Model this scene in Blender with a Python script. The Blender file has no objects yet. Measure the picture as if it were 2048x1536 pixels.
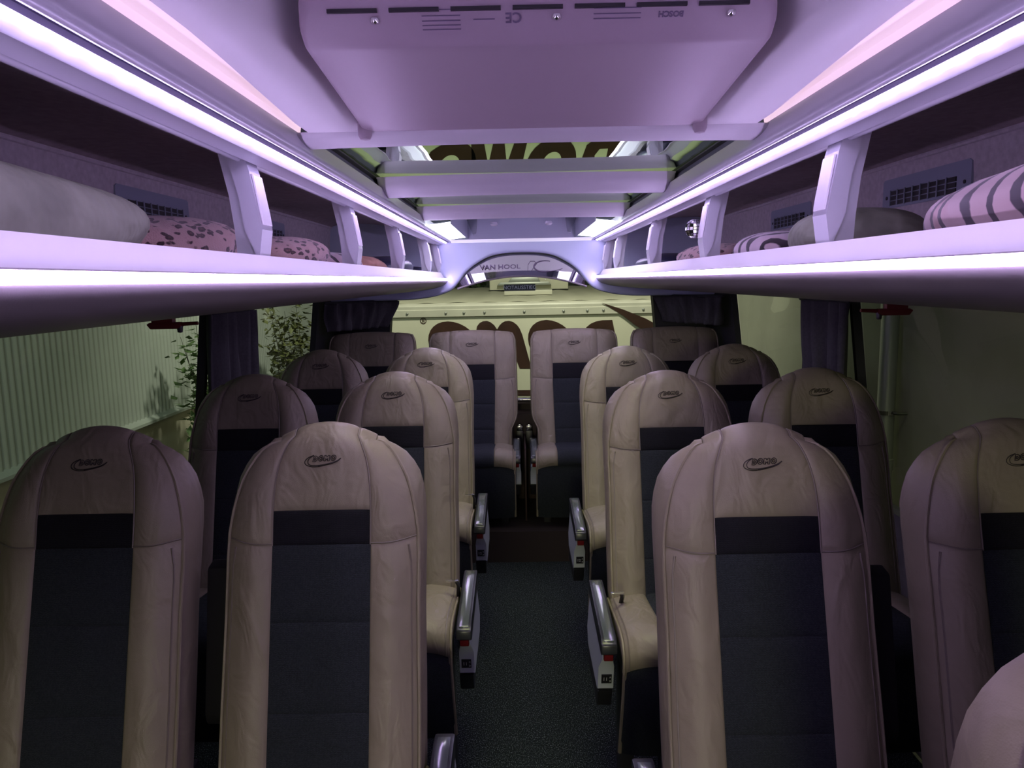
import bpy, bmesh, math, random
from mathutils import Vector, Matrix, Euler

sc = bpy.context.scene
col = sc.collection
CZ = 1.50                       # camera height above the aisle floor
def Z(r): return CZ + r

# ------------------------------------------------------------------ camera
cam_d = bpy.data.cameras.new('camera'); cam = bpy.data.objects.new('camera', cam_d); col.objects.link(cam)
cam_d.sensor_width = 36.0
cam_d.lens = 36.0 * 1480.0 / 2048.0
cam_d.clip_start = 0.02
PITCH = math.atan(208.0 / 1480.0)
cam.matrix_world = (Matrix.Translation((-0.03, 0.0, CZ)) @ Matrix.Rotation(0.0090, 4, 'Z')
                    @ Matrix.Rotation(math.pi / 2 - PITCH, 4, 'X') @ Matrix.Rotation(-0.0195, 4, 'Z'))
sc.camera = cam

# ------------------------------------------------------------------ world, view, yard lamps, added front fill
sc.view_settings.view_transform = 'Standard'; sc.view_settings.look = 'None'
sc.view_settings.exposure = 0.53; sc.view_settings.gamma = 1.0
sc.view_settings.use_curve_mapping = False
w = bpy.data.worlds.new('night_sky'); sc.world = w; w.use_nodes = True
w.node_tree.nodes['Background'].inputs[0].default_value = (0.55, 0.62, 0.45, 1)
w.node_tree.nodes['Background'].inputs[1].default_value = 0.018
sc.cycles.max_bounces = 8; sc.cycles.diffuse_bounces = 5; sc.cycles.glossy_bounces = 4
sc.cycles.transmission_bounces = 6; sc.cycles.transparent_max_bounces = 12
sc.cycles.sample_clamp_indirect = 4.0
sc.cycles.caustics_reflective = False; sc.cycles.caustics_refractive = False

def outside_lamp(name, loc, power, color, size=0.35, spot=None, aim=None):
    d = bpy.data.lights.new(name, 'SPOT' if spot else 'POINT'); d.energy = power; d.color = color; d.shadow_soft_size = size
    o = bpy.data.objects.new(name, d); col.objects.link(o); o.location = loc
    if spot:
        d.spot_size = spot; d.spot_blend = 0.6
        o.rotation_euler = (Vector(aim) - Vector(loc)).to_track_quat('-Z', 'Y').to_euler()
    return o
YARD = (0.93, 1.0, 0.62)
outside_lamp('yard_floodlight_rear', (0.4, 6.2, 5.6), 680, (1.0, 0.98, 0.82), 0.25, 1.9, (0.0, 9.6, 0.6))
outside_lamp('yard_floodlight_hall', (-1.7, 1.5, 4.8), 140, (0.82, 1.0, 0.88), 0.25, 2.2, (-3.5, 6.5, 0.8))
outside_lamp('front_fill_lamp', (-0.6, -6.5, 2.05), 390, (1.0, 0.97, 0.62), 0.5, 0.9, (0.0, 2.0, 1.1))  # added fill through the windscreen, puts yellow light on all the seats
outside_lamp('yard_floodlight_roof', (0.1, 1.0, 5.6), 600, (1.0, 0.98, 0.62), 1.1, 0.9, (0.0, 2.1, 1.0))
outside_lamp('yard_floodlight_wall', (1.7, 1.2, 4.6), 22, (0.86, 1.0, 0.55), 0.25, 2.0, (2.2, 4.6, 0.9))

# ------------------------------------------------------------------ helpers
def setp(o, label=None, cat=None, group=None, kind=None):
    if label: o['label'] = label
    if cat: o['category'] = cat
    if group: o['group'] = group
    if kind: o['kind'] = kind
    return o
def link(name, me, parent=None, **kw):
    o = bpy.data.objects.new(name, me); col.objects.link(o)
    if parent is not None: o.parent = parent
    return setp(o, **kw)
def empty(name, loc=(0, 0, 0), rz=0, **kw):
    o = bpy.data.objects.new(name, None); col.objects.link(o); o.location = loc; o.rotation_euler = (0, 0, rz)
    o.empty_display_size = 0.05
    return setp(o, **kw)
def mk(name, verts, faces, mat, smooth=True, angle=40, recalc=True):
    me = bpy.data.meshes.new(name)
    me.from_pydata([tuple(v) for v in verts], [], faces)
    if recalc:
        bm = bmesh.new(); bm.from_mesh(me); bmesh.ops.recalc_face_normals(bm, faces=bm.faces); bm.to_mesh(me); bm.free()
    if mat: me.materials.append(mat)
    if smooth:
        me.shade_smooth()
        try: me.set_sharp_from_angle(angle=math.radians(angle))
        except Exception: pass
    me.update()
    return me
class MB:
    """collects raw geometry of ONE part"""
    def __init__(s): s.v = []; s.f = []
    def add(s, v, f):
        n = len(s.v); s.v += [tuple(p) for p in v]; s.f += [tuple(i + n for i in q) for q in f]; return s
    def box(s, x0, x1, y0, y1, z0, z1):
        v = [(x, y, z) for x in (x0, x1) for y in (y0, y1) for z in (z0, z1)]
        return s.add(v, [(0, 1, 3, 2), (4, 6, 7, 5), (0, 4, 5, 1), (2, 3, 7, 6), (0, 2, 6, 4), (1, 5, 7, 3)])
    def prism(s, poly, a0, a1, axis='y'):
        n = len(poly); v = []
        for a in (a0, a1):
            for p, q in poly:
                v.append((p, a, q) if axis == 'y' else ((a, p, q) if axis == 'x' else (p, q, a)))
        f = [tuple(range(n)), tuple(range(2 * n - 1, n - 1, -1))]
        f += [(i, (i + 1) % n, n + (i + 1) % n, n + i) for i in range(n)]
        return s.add(v, f)
    def sweep(s, line, ys, fn=None):
        """open polyline (x,z) swept along y"""
        v = []; n = len(line)
        for y in ys:
            for x, z in line: v.append((x, y, z))
        f = [(j * n + i, j * n + i + 1, (j + 1) * n + i + 1, (j + 1) * n + i) for j in range(len(ys) - 1) for i in range(n - 1)]
        return s.add(v, f)
    def grid(s, pts):
        n = len(pts[0]); v = [p for r in pts for p in r]
        return s.add(v, [(j * n + i, j * n + i + 1, (j + 1) * n + i + 1, (j + 1) * n + i) for j in range(len(pts) - 1) for i in range(n - 1)])
    def tube(s, pts, r, n=6, closed=False):
        pts = [Vector(p) for p in pts]; m = len(pts); rows = []
        up = Vector((0, 0, 1))
        for i, p in enumerate(pts):
            a = pts[(i - 1) % m] if (closed or i > 0) else p
            b = pts[(i + 1) % m] if (closed or i < m - 1) else p
            t = (b - a)
            t = t.normalized() if t.length > 1e-9 else Vector((0, 1, 0))
            if i == 0:
                ref = up if abs(t.dot(up)) < 0.8 else Vector((0, 1, 0)); x = t.cross(ref).normalized()
            else:
                x = (px_ - t * px_.dot(t)).normalized()
            px_ = x; y = x.cross(t).normalized()
            rr = r[i] if isinstance(r, (list, tuple)) else r
            rows.append([p + x * (rr * math.cos(2 * math.pi * k / n)) + y * (rr * math.sin(2 * math.pi * k / n)) for k in range(n)])
        v = [p for row in rows for p in row]; f = []
        for j in range(m if closed else m - 1):
            j2 = (j + 1) % m
            for k in range(n): f.append((j * n + k, j * n + (k + 1) % n, j2 * n + (k + 1) % n, j2 * n + k))
        if not closed: f += [tuple(range(n)), tuple(range(m * n - 1, (m - 1) * n - 1, -1))]
        return s.add(v, f)
    def lathe(s, prof, c=(0, 0, 0), axis='z', n=20):
        rows = []
        for r, h in prof:
            row = []
            for k in range(n):
                a = 2 * math.pi * k / n; p, q = r * math.cos(a), r * math.sin(a)
                d = {'z': (p, q, h), 'y': (p, h, q), 'x': (h, p, q)}[axis]
                row.append((c[0] + d[0], c[1] + d[1], c[2] + d[2]))
            rows.append(row)
        v = [p for row in rows for p in row]; f = []
        for j in range(len(rows) - 1):
            for k in range(n): f.append((j * n + k, j * n + (k + 1) % n, (j + 1) * n + (k + 1) % n, (j + 1) * n + k))
        f += [tuple(range(n)), tuple(range(len(v) - 1, len(v) - 1 - n, -1))]
        return s.add(v, f)
    def mesh(s, name, mat, smooth=True, angle=40, bevel=0.0, seg=2):
        me = mk(name, s.v, s.f, mat, smooth and not bevel, angle)
        if bevel:
            bm = bmesh.new(); bm.from_mesh(me)
            es = [e for e in bm.edges if len(e.link_faces) == 2 and e.calc_face_angle(0) > 0.5]
            bmesh.ops.bevel(bm, geom=es, offset=bevel, segments=seg, affect='EDGES', profile=0.6)
            bm.to_mesh(me); bm.free(); me.shade_smooth()
            try: me.set_sharp_from_angle(angle=math.radians(angle))
            except Exception: pass
        return me
    def obj(s, name, mat, parent=None, smooth=True, angle=40, bevel=0.0, seg=2, **kw):
        return link(name, s.mesh(name, mat, smooth, angle, bevel, seg), parent, **kw)
def lerp(a, b, t): return a + (b - a) * t
def interp(tab, x):
    if x <= tab[0][0]: return tab[0][1]
    for (a, p), (b, q) in zip(tab, tab[1:]):
        if x <= b:
            t = (x - a) / (b - a)
            return p + (q - p) * t
    return tab[-1][1]
def smooth_tab(tab, n=12):
    """Catmull-Rom resample of (x, value) table"""
    out = []
    P = [tab[0]] + list(tab) + [tab[-1]]
    for i in range(1, len(P) - 2):
        p0, p1, p2, p3 = P[i - 1], P[i], P[i + 1], P[i + 2]
        for k in range(n):
            t = k / n
            out.append(tuple(0.5 * ((2 * b) + (-a + c) * t + (2 * a - 5 * b + 4 * c - d) * t * t + (-a + 3 * b - 3 * c + d) * t ** 3)
                             for a, b, c, d in zip(p0, p1, p2, p3)))
    out.append(tuple(tab[-1]))
    return out

# ------------------------------------------------------------------ materials
def nt(name):
    m = bpy.data.materials.new(name); m.use_nodes = True
    t = m.node_tree; return m, t, t.nodes['Principled BSDF'], t.nodes['Material Output']
def node(t, typ, **kw):
    n = t.nodes.new(typ)
    for k, v in kw.items():
        if isinstance(k, str) and hasattr(n, k): setattr(n, k, v)
    return n
def pmat(name, color, rough=0.5, metal=0.0, spec=0.5, emit=None, estr=0.0, noise=0.0, nscale=20.0, bump=0.0, bscale=120.0, bdist=0.002, coat=0.0):
    m, t, b, o = nt(name)
    b.inputs['Base Color'].default_value = (*color, 1); b.inputs['Roughness'].default_value = rough
    b.inputs['Metallic'].default_value = metal; b.inputs['Specular IOR Level'].default_value = spec
    if coat: b.inputs['Coat Weight'].default_value = coat; b.inputs['Coat Roughness'].default_value = 0.15
    tc = node(t, 'ShaderNodeTexCoord')
    if emit: b.inputs['Emission Color'].default_value = (*emit, 1); b.inputs['Emission Strength'].default_value = estr
    if noise:
        n = node(t, 'ShaderNodeTexNoise'); n.inputs['Scale'].default_value = nscale; n.inputs['Detail'].default_value = 4
        t.links.new(tc.outputs['Object'], n.inputs['Vector'])
        r = node(t, 'ShaderNodeMapRange'); r.inputs[1].default_value = 0.3; r.inputs[2].default_value = 0.7
        r.inputs[3].default_value = 1 - noise; r.inputs[4].default_value = 1 + noise * 0.5
        t.links.new(n.outputs['Fac'], r.inputs[0])
        mx = node(t, 'ShaderNodeVectorMath', operation='SCALE'); mx.inputs[0].default_value = color
        t.links.new(r.outputs[0], mx.inputs['Scale']); t.links.new(mx.outputs[0], b.inputs['Base Color'])
    if bump:
        n2 = node(t, 'ShaderNodeTexNoise'); n2.inputs['Scale'].default_value = bscale; n2.inputs['Detail'].default_value = 3
        t.links.new(tc.outputs['Object'], n2.inputs['Vector'])
        bp = node(t, 'ShaderNodeBump'); bp.inputs['Strength'].default_value = bump; bp.inputs['Distance'].default_value = bdist
        t.links.new(n2.outputs['Fac'], bp.inputs['Height']); t.links.new(bp.outputs[0], b.inputs['Normal'])
    return m
def ramp(t, fac, stops):
    r = node(t, 'ShaderNodeValToRGB'); e = r.color_ramp.elements
    while len(e) < len(stops): e.new(0.5)
    for k, (p, c) in zip(e, stops): k.position = p; k.color = (*c, 1)
    t.links.new(fac, r.inputs[0]); return r

def leather_mat(name, color):
    m, t, b, o = nt(name)
    b.inputs['Roughness'].default_value = 0.48; b.inputs['Specular IOR Level'].default_value = 0.4
    tc = node(t, 'ShaderNodeTexCoord'); oi = node(t, 'ShaderNodeObjectInfo')
    mp = node(t, 'ShaderNodeVectorMath', operation='ADD')
    rv = node(t, 'ShaderNodeVectorMath', operation='SCALE'); rv.inputs[0].default_value = (7.0, 3.0, 5.0)
    t.links.new(oi.outputs['Random'], rv.inputs['Scale'])
    t.links.new(tc.outputs['Object'], mp.inputs[0]); t.links.new(rv.outputs[0], mp.inputs[1])
    st = node(t, 'ShaderNodeMapping'); st.inputs['Scale'].default_value = (1.3, 0.8, 0.75); st.inputs['Rotation'].default_value = (0, 0.5, 0)
    t.links.new(mp.outputs[0], st.inputs['Vector'])
    wr = node(t, 'ShaderNodeTexNoise'); wr.inputs['Scale'].default_value = 14; wr.inputs['Detail'].default_value = 2; wr.inputs['Distortion'].default_value = 1.2
    t.links.new(st.outputs[0], wr.inputs['Vector'])
    g = node(t, 'ShaderNodeTexVoronoi'); g.inputs['Scale'].default_value = 520
    t.links.new(tc.outputs['Object'], g.inputs['Vector'])
    b1 = node(t, 'ShaderNodeBump'); b1.inputs['Strength'].default_value = 0.55; b1.inputs['Distance'].default_value = 0.011
    b2 = node(t, 'ShaderNodeBump'); b2.inputs['Strength'].default_value = 0.2; b2.inputs['Distance'].default_value = 0.0006
    t.links.new(wr.outputs['Fac'], b1.inputs['Height']); t.links.new(g.outputs['Distance'], b2.inputs['Height'])
    t.links.new(b1.outputs[0], b2.inputs['Normal']); t.links.new(b2.outputs[0], b.inputs['Normal'])
    n = node(t, 'ShaderNodeTexNoise'); n.inputs['Scale'].default_value = 6; n.inputs['Detail'].default_value = 5
    t.links.new(mp.outputs[0], n.inputs['Vector'])
    c = Vector(color)
    r = ramp(t, n.outputs['Fac'], [(0.3, tuple(c * 0.9)), (0.7, tuple(c * 1.06))])
    t.links.new(r.outputs[0], b.inputs['Base Color'])
    return m
def weave_mat(name, dark, light, scale=330.0):
    m, t, b, o = nt(name)
    b.inputs['Roughness'].default_value = 0.8; b.inputs['Specular IOR Level'].default_value = 0.25
    tc = node(t, 'ShaderNodeTexCoord')
    mp = node(t, 'ShaderNodeMapping'); mp.inputs['Scale'].default_value = (1, 0.3, 1); t.links.new(tc.outputs['Object'], mp.inputs['Vector'])
    br = node(t, 'ShaderNodeTexBrick'); br.offset = 0.5
    sep = node(t, 'ShaderNodeSeparateXYZ'); cmb = node(t, 'ShaderNodeCombineXYZ')
    t.links.new(mp.outputs[0], sep.inputs[0]); t.links.new(sep.outputs[0], cmb.inputs[0])
    ad = node(t, 'ShaderNodeMath', operation='ADD'); t.links.new(sep.outputs[2], ad.inputs[0]); t.links.new(sep.outputs[1], ad.inputs[1])
    t.links.new(ad.outputs[0], cmb.inputs[1]); t.links.new(cmb.outputs[0], br.inputs['Vector'])
    br.inputs['Scale'].default_value = scale; br.inputs['Mortar Size'].default_value = 0.24; br.inputs['Mortar Smooth'].default_value = 1.0
    br.inputs['Brick Width'].default_value = 1.3; br.inputs['Row Height'].default_value = 0.9
    br.inputs['Color1'].default_value = (*light, 1); br.inputs['Color2'].default_value = (*[lerp(a, c, .45) for a, c in zip(light, dark)], 1)
    br.inputs['Mortar'].default_value = (*dark, 1)
    t.links.new(br.outputs['Color'], b.inputs['Base Color'])
    bp = node(t, 'ShaderNodeBump'); bp.invert = True; bp.inputs['Strength'].default_value = 0.6; bp.inputs['Distance'].default_value = 0.001
    t.links.new(br.outputs['Fac'], bp.inputs['Height']); t.links.new(bp.outputs[0], b.inputs['Normal'])
    return m
def glass_mat(name, tint, refl=1.0, rtint=(1, 1, 1), ior=1.5, rough=0.0):
    """thin pane: transparent with a fresnel reflection"""
    m, t, b, o = nt(name); t.nodes.remove(b)
    tr = node(t, 'ShaderNodeBsdfTransparent'); tr.inputs[0].default_value = (*tint, 1)
    gl = node(t, 'ShaderNodeBsdfGlossy'); gl.inputs['Roughness'].default_value = rough; gl.inputs['Color'].default_value = (*rtint, 1)
    fr = node(t, 'ShaderNodeFresnel')
    ge = node(t, 'ShaderNodeNewGeometry'); mr = node(t, 'ShaderNodeMapRange')      # a thin pane reflects alike from both faces
    mr.inputs[3].default_value = ior; mr.inputs[4].default_value = 1 / ior
    t.links.new(ge.outputs['Backfacing'], mr.inputs[0]); t.links.new(mr.outputs[0], fr.inputs['IOR'])
    mu = node(t, 'ShaderNodeMath', operation='MULTIPLY'); mu.inputs[1].default_value = refl; mu.use_clamp = True
    t.links.new(fr.outputs[0], mu.inputs[0])
    mx = node(t, 'ShaderNodeMixShader'); t.links.new(mu.outputs[0], mx.inputs[0])
    t.links.new(tr.outputs[0], mx.inputs[1]); t.links.new(gl.outputs[0], mx.inputs[2]); t.links.new(mx.outputs[0], o.inputs['Surface'])
    return m
def emit_mat(name, color, strength, base=(0.8, 0.8, 0.8), dots=None):
    m = pmat(name, base, 0.4, emit=color, estr=strength)
    if dots:   # single diodes behind a diffuser: brighter every few centimetres
        t = m.node_tree; b = t.nodes['Principled BSDF']
        tc = node(t, 'ShaderNodeTexCoord'); sx = node(t, 'ShaderNodeSeparateXYZ'); t.links.new(tc.outputs['Object'], sx.inputs[0])
        mu = node(t, 'ShaderNodeMath', operation='MULTIPLY'); mu.inputs[1].default_value = 2 * math.pi / dots; t.links.new(sx.outputs[1], mu.inputs[0])
        sn = node(t, 'ShaderNodeMath', operation='SINE'); t.links.new(mu.outputs[0], sn.inputs[0])
        mr = node(t, 'ShaderNodeMapRange'); mr.inputs[1].default_value = -1; mr.inputs[3].default_value = strength * 0.75; mr.inputs[4].default_value = strength * 1.25
        t.links.new(sn.outputs[0], mr.inputs[0]); t.links.new(mr.outputs[0], b.inputs['Emission Strength'])
    return m
def spots_mat(name, base, dark, mid, scale):
    m, t, b, o = nt(name); b.inputs['Roughness'].default_value = 0.95; b.inputs['Sheen Weight'].default_value = 0.3
    tc = node(t, 'ShaderNodeTexCoord')
    n = node(t, 'ShaderNodeTexNoise'); n.inputs['Scale'].default_value = scale * 0.8; t.links.new(tc.outputs['Object'], n.inputs['Vector'])
    ad = node(t, 'ShaderNodeVectorMath', operation='MULTIPLY_ADD'); ad.inputs[1].default_value = (0.014, 0.014, 0.014)
    t.links.new(n.outputs['Color'], ad.inputs[0]); t.links.new(tc.outputs['Object'], ad.inputs[2])
    mp = node(t, 'ShaderNodeMapping'); mp.inputs['Scale'].default_value = (1, 0.55, 1.2); t.links.new(ad.outputs[0], mp.inputs['Vector'])
    v = node(t, 'ShaderNodeTexVoronoi'); v.inputs['Scale'].default_value = scale; t.links.new(mp.outputs[0], v.inputs['Vector'])
    r = ramp(t, v.outputs['Distance'], [(0.0, mid), (0.2, dark), (0.34, dark), (0.42, base)])
    t.links.new(r.outputs[0], b.inputs['Base Color'])
    f = node(t, 'ShaderNodeTexNoise'); f.inputs['Scale'].default_value = 400; t.links.new(tc.outputs['Object'], f.inputs['Vector'])
    bp = node(t, 'ShaderNodeBump'); bp.inputs['Strength'].default_value = 0.4; bp.inputs['Distance'].default_value = 0.003
    t.links.new(f.outputs['Fac'], bp.inputs['Height']); t.links.new(bp.outputs[0], b.inputs['Normal'])
    return m
def stripes_mat(name, base, dark, tan, scale):
    m, t, b, o = nt(name); b.inputs['Roughness'].default_value = 0.95; b.inputs['Sheen Weight'].default_value = 0.3
    tc = node(t, 'ShaderNodeTexCoord')
    mp = node(t, 'ShaderNodeMapping'); mp.inputs['Rotation'].default_value = (0.3, 0.35, 0.5); t.links.new(tc.outputs['Object'], mp.inputs['Vector'])
    wv = node(t, 'ShaderNodeTexWave'); wv.bands_direction = 'Y'; wv.inputs['Scale'].default_value = scale
    wv.inputs['Distortion'].default_value = 5.0; wv.inputs['Detail'].default_value = 2.0; wv.inputs['Detail Scale'].default_value = 1.4
    t.links.new(mp.outputs[0], wv.inputs['Vector'])
    r = ramp(t, wv.outputs['Fac'], [(0.0, dark), (0.15, dark), (0.24, base), (1.0, base)])
    n = node(t, 'ShaderNodeTexNoise'); n.inputs['Scale'].default_value = 9; t.links.new(tc.outputs['Object'], n.inputs['Vector'])
    r2 = ramp(t, n.outputs['Fac'], [(0.5, (1, 1, 1)), (0.66, tan)])
    mx = node(t, 'ShaderNodeMix', data_type='RGBA', blend_type='MULTIPLY'); mx.inputs['Factor'].default_value = 1
    t.links.new(r.outputs[0], mx.inputs[6]); t.links.new(r2.outputs[0], mx.inputs[7]); t.links.new(mx.outputs[2], b.inputs['Base Color'])
    return m
def carpet_mat():
    m, t, b, o = nt('carpet'); b.inputs['Roughness'].default_value = 0.95; b.inputs['Specular IOR Level'].default_value = 0.1
    tc = node(t, 'ShaderNodeTexCoord')
    mp = node(t, 'ShaderNodeMapping'); mp.inputs['Scale'].default_value = (1, 0.55, 1); t.links.new(tc.outputs['Object'], mp.inputs['Vector'])
    n = node(t, 'ShaderNodeTexNoise'); n.inputs['Scale'].default_value = 330; n.inputs['Detail'].default_value = 2; t.links.new(mp.outputs[0], n.inputs['Vector'])
    r = ramp(t, n.outputs['Fac'], [(0.42, (0.004, 0.006, 0.007)), (0.57, (0.018, 0.023, 0.025)), (0.72, (0.15, 0.175, 0.18))])
    t.links.new(r.outputs[0], b.inputs['Base Color'])
    bp = node(t, 'ShaderNodeBump'); bp.inputs['Strength'].default_value = 0.8; bp.inputs['Distance'].default_value = 0.004
    t.links.new(n.outputs['Fac'], bp.inputs['Height']); t.links.new(bp.outputs[0], b.inputs['Normal'])
    return m

M = {}
M['leather'] = leather_mat('beige_leather', (0.228, 0.200, 0.138))
M['leather_dark'] = pmat('leather_piping', (0.17, 0.145, 0.115), 0.5)
M['mesh'] = weave_mat('blue_grey_weave', (0.002, 0.003, 0.004), (0.040, 0.050, 0.057), 470)
M['band'] = weave_mat('black_weave', (0.001, 0.001, 0.002), (0.013, 0.014, 0.018), 470)
M['thread'] = pmat('embroidery_thread', (0.018, 0.013, 0.012), 0.7)
M['white'] = pmat('white_plastic', (0.80, 0.78, 0.80), 0.42, bump=0.12, bscale=500, bdist=0.0005)
M['silver'] = pmat('rack_silver_paint', (0.50, 0.50, 0.55), 0.25)
M['housing'] = pmat('ceiling_housing', (0.90, 0.88, 0.90), 0.5, bump=0.1, bscale=400, bdist=0.0005)
M['monitor'] = pmat('monitor_case', (0.38, 0.31, 0.35), 0.45)
M['under'] = pmat('rack_underside_vinyl', (0.22, 0.20, 0.20), 0.42, bump=0.15, bscale=400, bdist=0.0006)
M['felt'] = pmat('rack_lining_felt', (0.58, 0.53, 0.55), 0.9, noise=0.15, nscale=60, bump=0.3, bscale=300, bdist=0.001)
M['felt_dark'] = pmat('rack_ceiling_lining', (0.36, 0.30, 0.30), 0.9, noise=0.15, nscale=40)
M['vent'] = pmat('vent_plate', (0.30, 0.34, 0.42), 0.5)
M['black'] = pmat('black_plastic', (0.012, 0.012, 0.014), 0.35)
M['dull'] = pmat('dull_black', (0.006, 0.006, 0.007), 0.7, spec=0.2)
M['rubber'] = pmat('black_rubber', (0.015, 0.017, 0.018), 0.6)
M['arm'] = pmat('armrest_gloss', (0.075, 0.09, 0.085), 0.14, spec=0.8, coat=0.5)
M['armside'] = pmat('armrest_side', (0.02, 0.022, 0.025), 0.3)
M['cover'] = pmat('seat_side_cover', (0.42, 0.47, 0.48), 0.32)
M['chrome'] = pmat('chrome', (0.8, 0.8, 0.8), 0.15, metal=1.0)
M['red'] = pmat('red_plastic', (0.16, 0.008, 0.010), 0.45)
M['hammer'] = pmat('hammer_red', (0.13, 0.008, 0.010), 0.5)
M['text_white'] = pmat('white_print', (0.75, 0.78, 0.75), 0.6)
M['text_green'] = pmat('pale_green_print', (0.62, 0.80, 0.72), 0.6)
M['text_black'] = pmat('dark_print', (0.03, 0.02, 0.035), 0.6)
M['text_grey'] = pmat('grey_print', (0.13, 0.10, 0.16), 0.6)
M['sign_green'] = pmat('sign_green', (0.010, 0.035, 0.030), 0.5)
M['carpet'] = carpet_mat()
M['curtain'] = pmat('curtain_cloth', (0.055, 0.055, 0.058), 0.9, noise=0.2, nscale=120, bump=0.3, bscale=500, bdist=0.0006)
M['wallgrey'] = pmat('side_lining', (0.18, 0.17, 0.17), 0.8, noise=0.1, nscale=60)
M['console'] = pmat('rear_console_brown', (0.035, 0.016, 0.014), 0.6, noise=0.2, nscale=15)
M['rear'] = pmat('rear_panel', (0.50, 0.56, 0.70), 0.45)
M['hatch'] = pmat('hatch_side_grey', (0.24, 0.27, 0.29), 0.5)
M['beam'] = pmat('beam_vinyl', (0.62, 0.60, 0.63), 0.5, bump=0.2, bscale=600, bdist=0.0006)
M['glass'] = glass_mat('side_glass', (0.82, 0.86, 0.80), 0.6)
M['rear_glass'] = glass_mat('rear_glass', (0.94, 0.95, 0.90), 0.35)
M['roof_glass'] = glass_mat('roof_glass', (0.62, 0.66, 0.58), 2.1, (0.78, 0.95, 0.74), 1.5)
M['lens'] = glass_mat('rear_lens', (0.34, 0.32, 0.38), 8.5, (0.92, 0.88, 0.97), 1.6, 0.02)
M['led_low'] = emit_mat('led_strip_lower', (0.68, 0.50, 1.0), 24.0)
M['led_top'] = emit_mat('led_strip_cornice', (0.68, 0.52, 1.0), 17.0, dots=0.05)
M['lum'] = emit_mat('light_panel', (1.0, 0.66, 0.90), 0.50, base=(0.7, 0.65, 0.7))
M['lum_rear'] = emit_mat('light_panel_rear', (0.86, 0.86, 1.0), 3.4)
M['lum_border'] = emit_mat('border_glow', (0.86, 0.80, 1.0), 0.40)
M['box'] = pmat('ceiling_box_grey', (0.46, 0.50, 0.56), 0.35)
M['step'] = pmat('step_dark_brown', (0.012, 0.006, 0.005), 0.9)
M['metal_sheet'] = pmat('painted_sheet', (0.50, 0.55, 0.50), 0.45, noise=0.12, nscale=1.2)
M['concrete'] = pmat('plinth_render', (0.55, 0.52, 0.40), 0.9, noise=0.2, nscale=2.5, bump=0.3, bscale=30)
M['render'] = pmat('wall_render', (0.40, 0.40, 0.31), 0.9, noise=0.22, nscale=1.3, bump=0.15, bscale=60)
M['zinc'] = pmat('zinc_pipe', (0.40, 0.42, 0.40), 0.38, metal=0.55)
M['trailer'] = pmat('trailer_white', (0.74, 0.73, 0.60), 0.5, noise=0.06, nscale=1.5)
M['rail'] = pmat('trailer_rail', (0.72, 0.71, 0.62), 0.4, noise=0.1, nscale=4)
M['letters'] = pmat('brown_lettering', (0.055, 0.022, 0.016), 0.5, noise=0.35, nscale=3)
M['asphalt'] = pmat('asphalt', (0.06, 0.06, 0.055), 0.9, noise=0.3, nscale=30)
M['leaf'] = pmat('leaf_green', (0.09, 0.16, 0.05), 0.6, noise=0.5, nscale=5)
M['leaf2'] = pmat('leaf_olive', (0.15, 0.17, 0.06), 0.6, noise=0.4, nscale=5)
M['bark'] = pmat('twig', (0.06, 0.05, 0.035), 0.9)
M['leopard'] = spots_mat('leopard_fleece', (0.42, 0.28, 0.25), (0.04, 0.022, 0.022), (0.20, 0.10, 0.08), 58)
M['tiger'] = stripes_mat('tiger_fleece', (0.36, 0.27, 0.26), (0.02, 0.016, 0.02), (0.75, 0.42, 0.30), 7.5)
M['zebra'] = stripes_mat('zebra_fleece', (0.52, 0.44, 0.46), (0.02, 0.016, 0.02), (0.9, 0.8, 0.75), 6.0)
M['tan'] = pmat('tan_fleece', (0.40, 0.22, 0.15), 0.95, noise=0.2, nscale=12)
M['pillow'] = pmat('pale_pillow_cloth', (0.27, 0.29, 0.21), 0.8, noise=0.3, nscale=9, bump=0.9, bscale=11, bdist=0.03)
M['pillow_grey'] = pmat('mauve_pillow_cloth', (0.36, 0.31, 0.32), 0.9, noise=0.1, nscale=9)
M['groove'] = pmat('cornice_groove_navy', (0.10, 0.09, 0.17), 0.6)
M['navy'] = pmat('navy_nylon', (0.015, 0.018, 0.045), 0.35)

def text_mesh(name, body, size, mat, extr=0.0006, offset=0.0, align='CENTER', shear=0.0):
    c = bpy.data.curves.new(name, 'FONT'); c.body = body; c.size = size; c.extrude = extr; c.offset = offset
    c.align_x = align; c.align_y = 'CENTER'; c.resolution_u = 3; c.shear = shear
    o = bpy.data.objects.new(name, c); col.objects.link(o)
    dg = bpy.context.evaluated_depsgraph_get(); me = bpy.data.meshes.new_from_object(o.evaluated_get(dg))
    bpy.data.objects.remove(o); bpy.data.curves.remove(c)
    me.materials.clear(); me.materials.append(mat); me.name = name
    return me
FACE_FRONT = Matrix.Rotation(math.pi / 2, 4, 'X')      # text plane XY -> reads in XZ when looked at along +y

# ================================================================== THE BUS SHELL
Y0, Y1 = -2.6, 4.66            # front and rear ends
DP = 4.29                      # rear panel with the arch
MB().box(-1.19, 1.19, Y0, Y1, -0.06, 0.0).obj('floor', M['carpet'], smooth=False, kind='structure', label='dark speckled carpet on the aisle floor of the coach')

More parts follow.
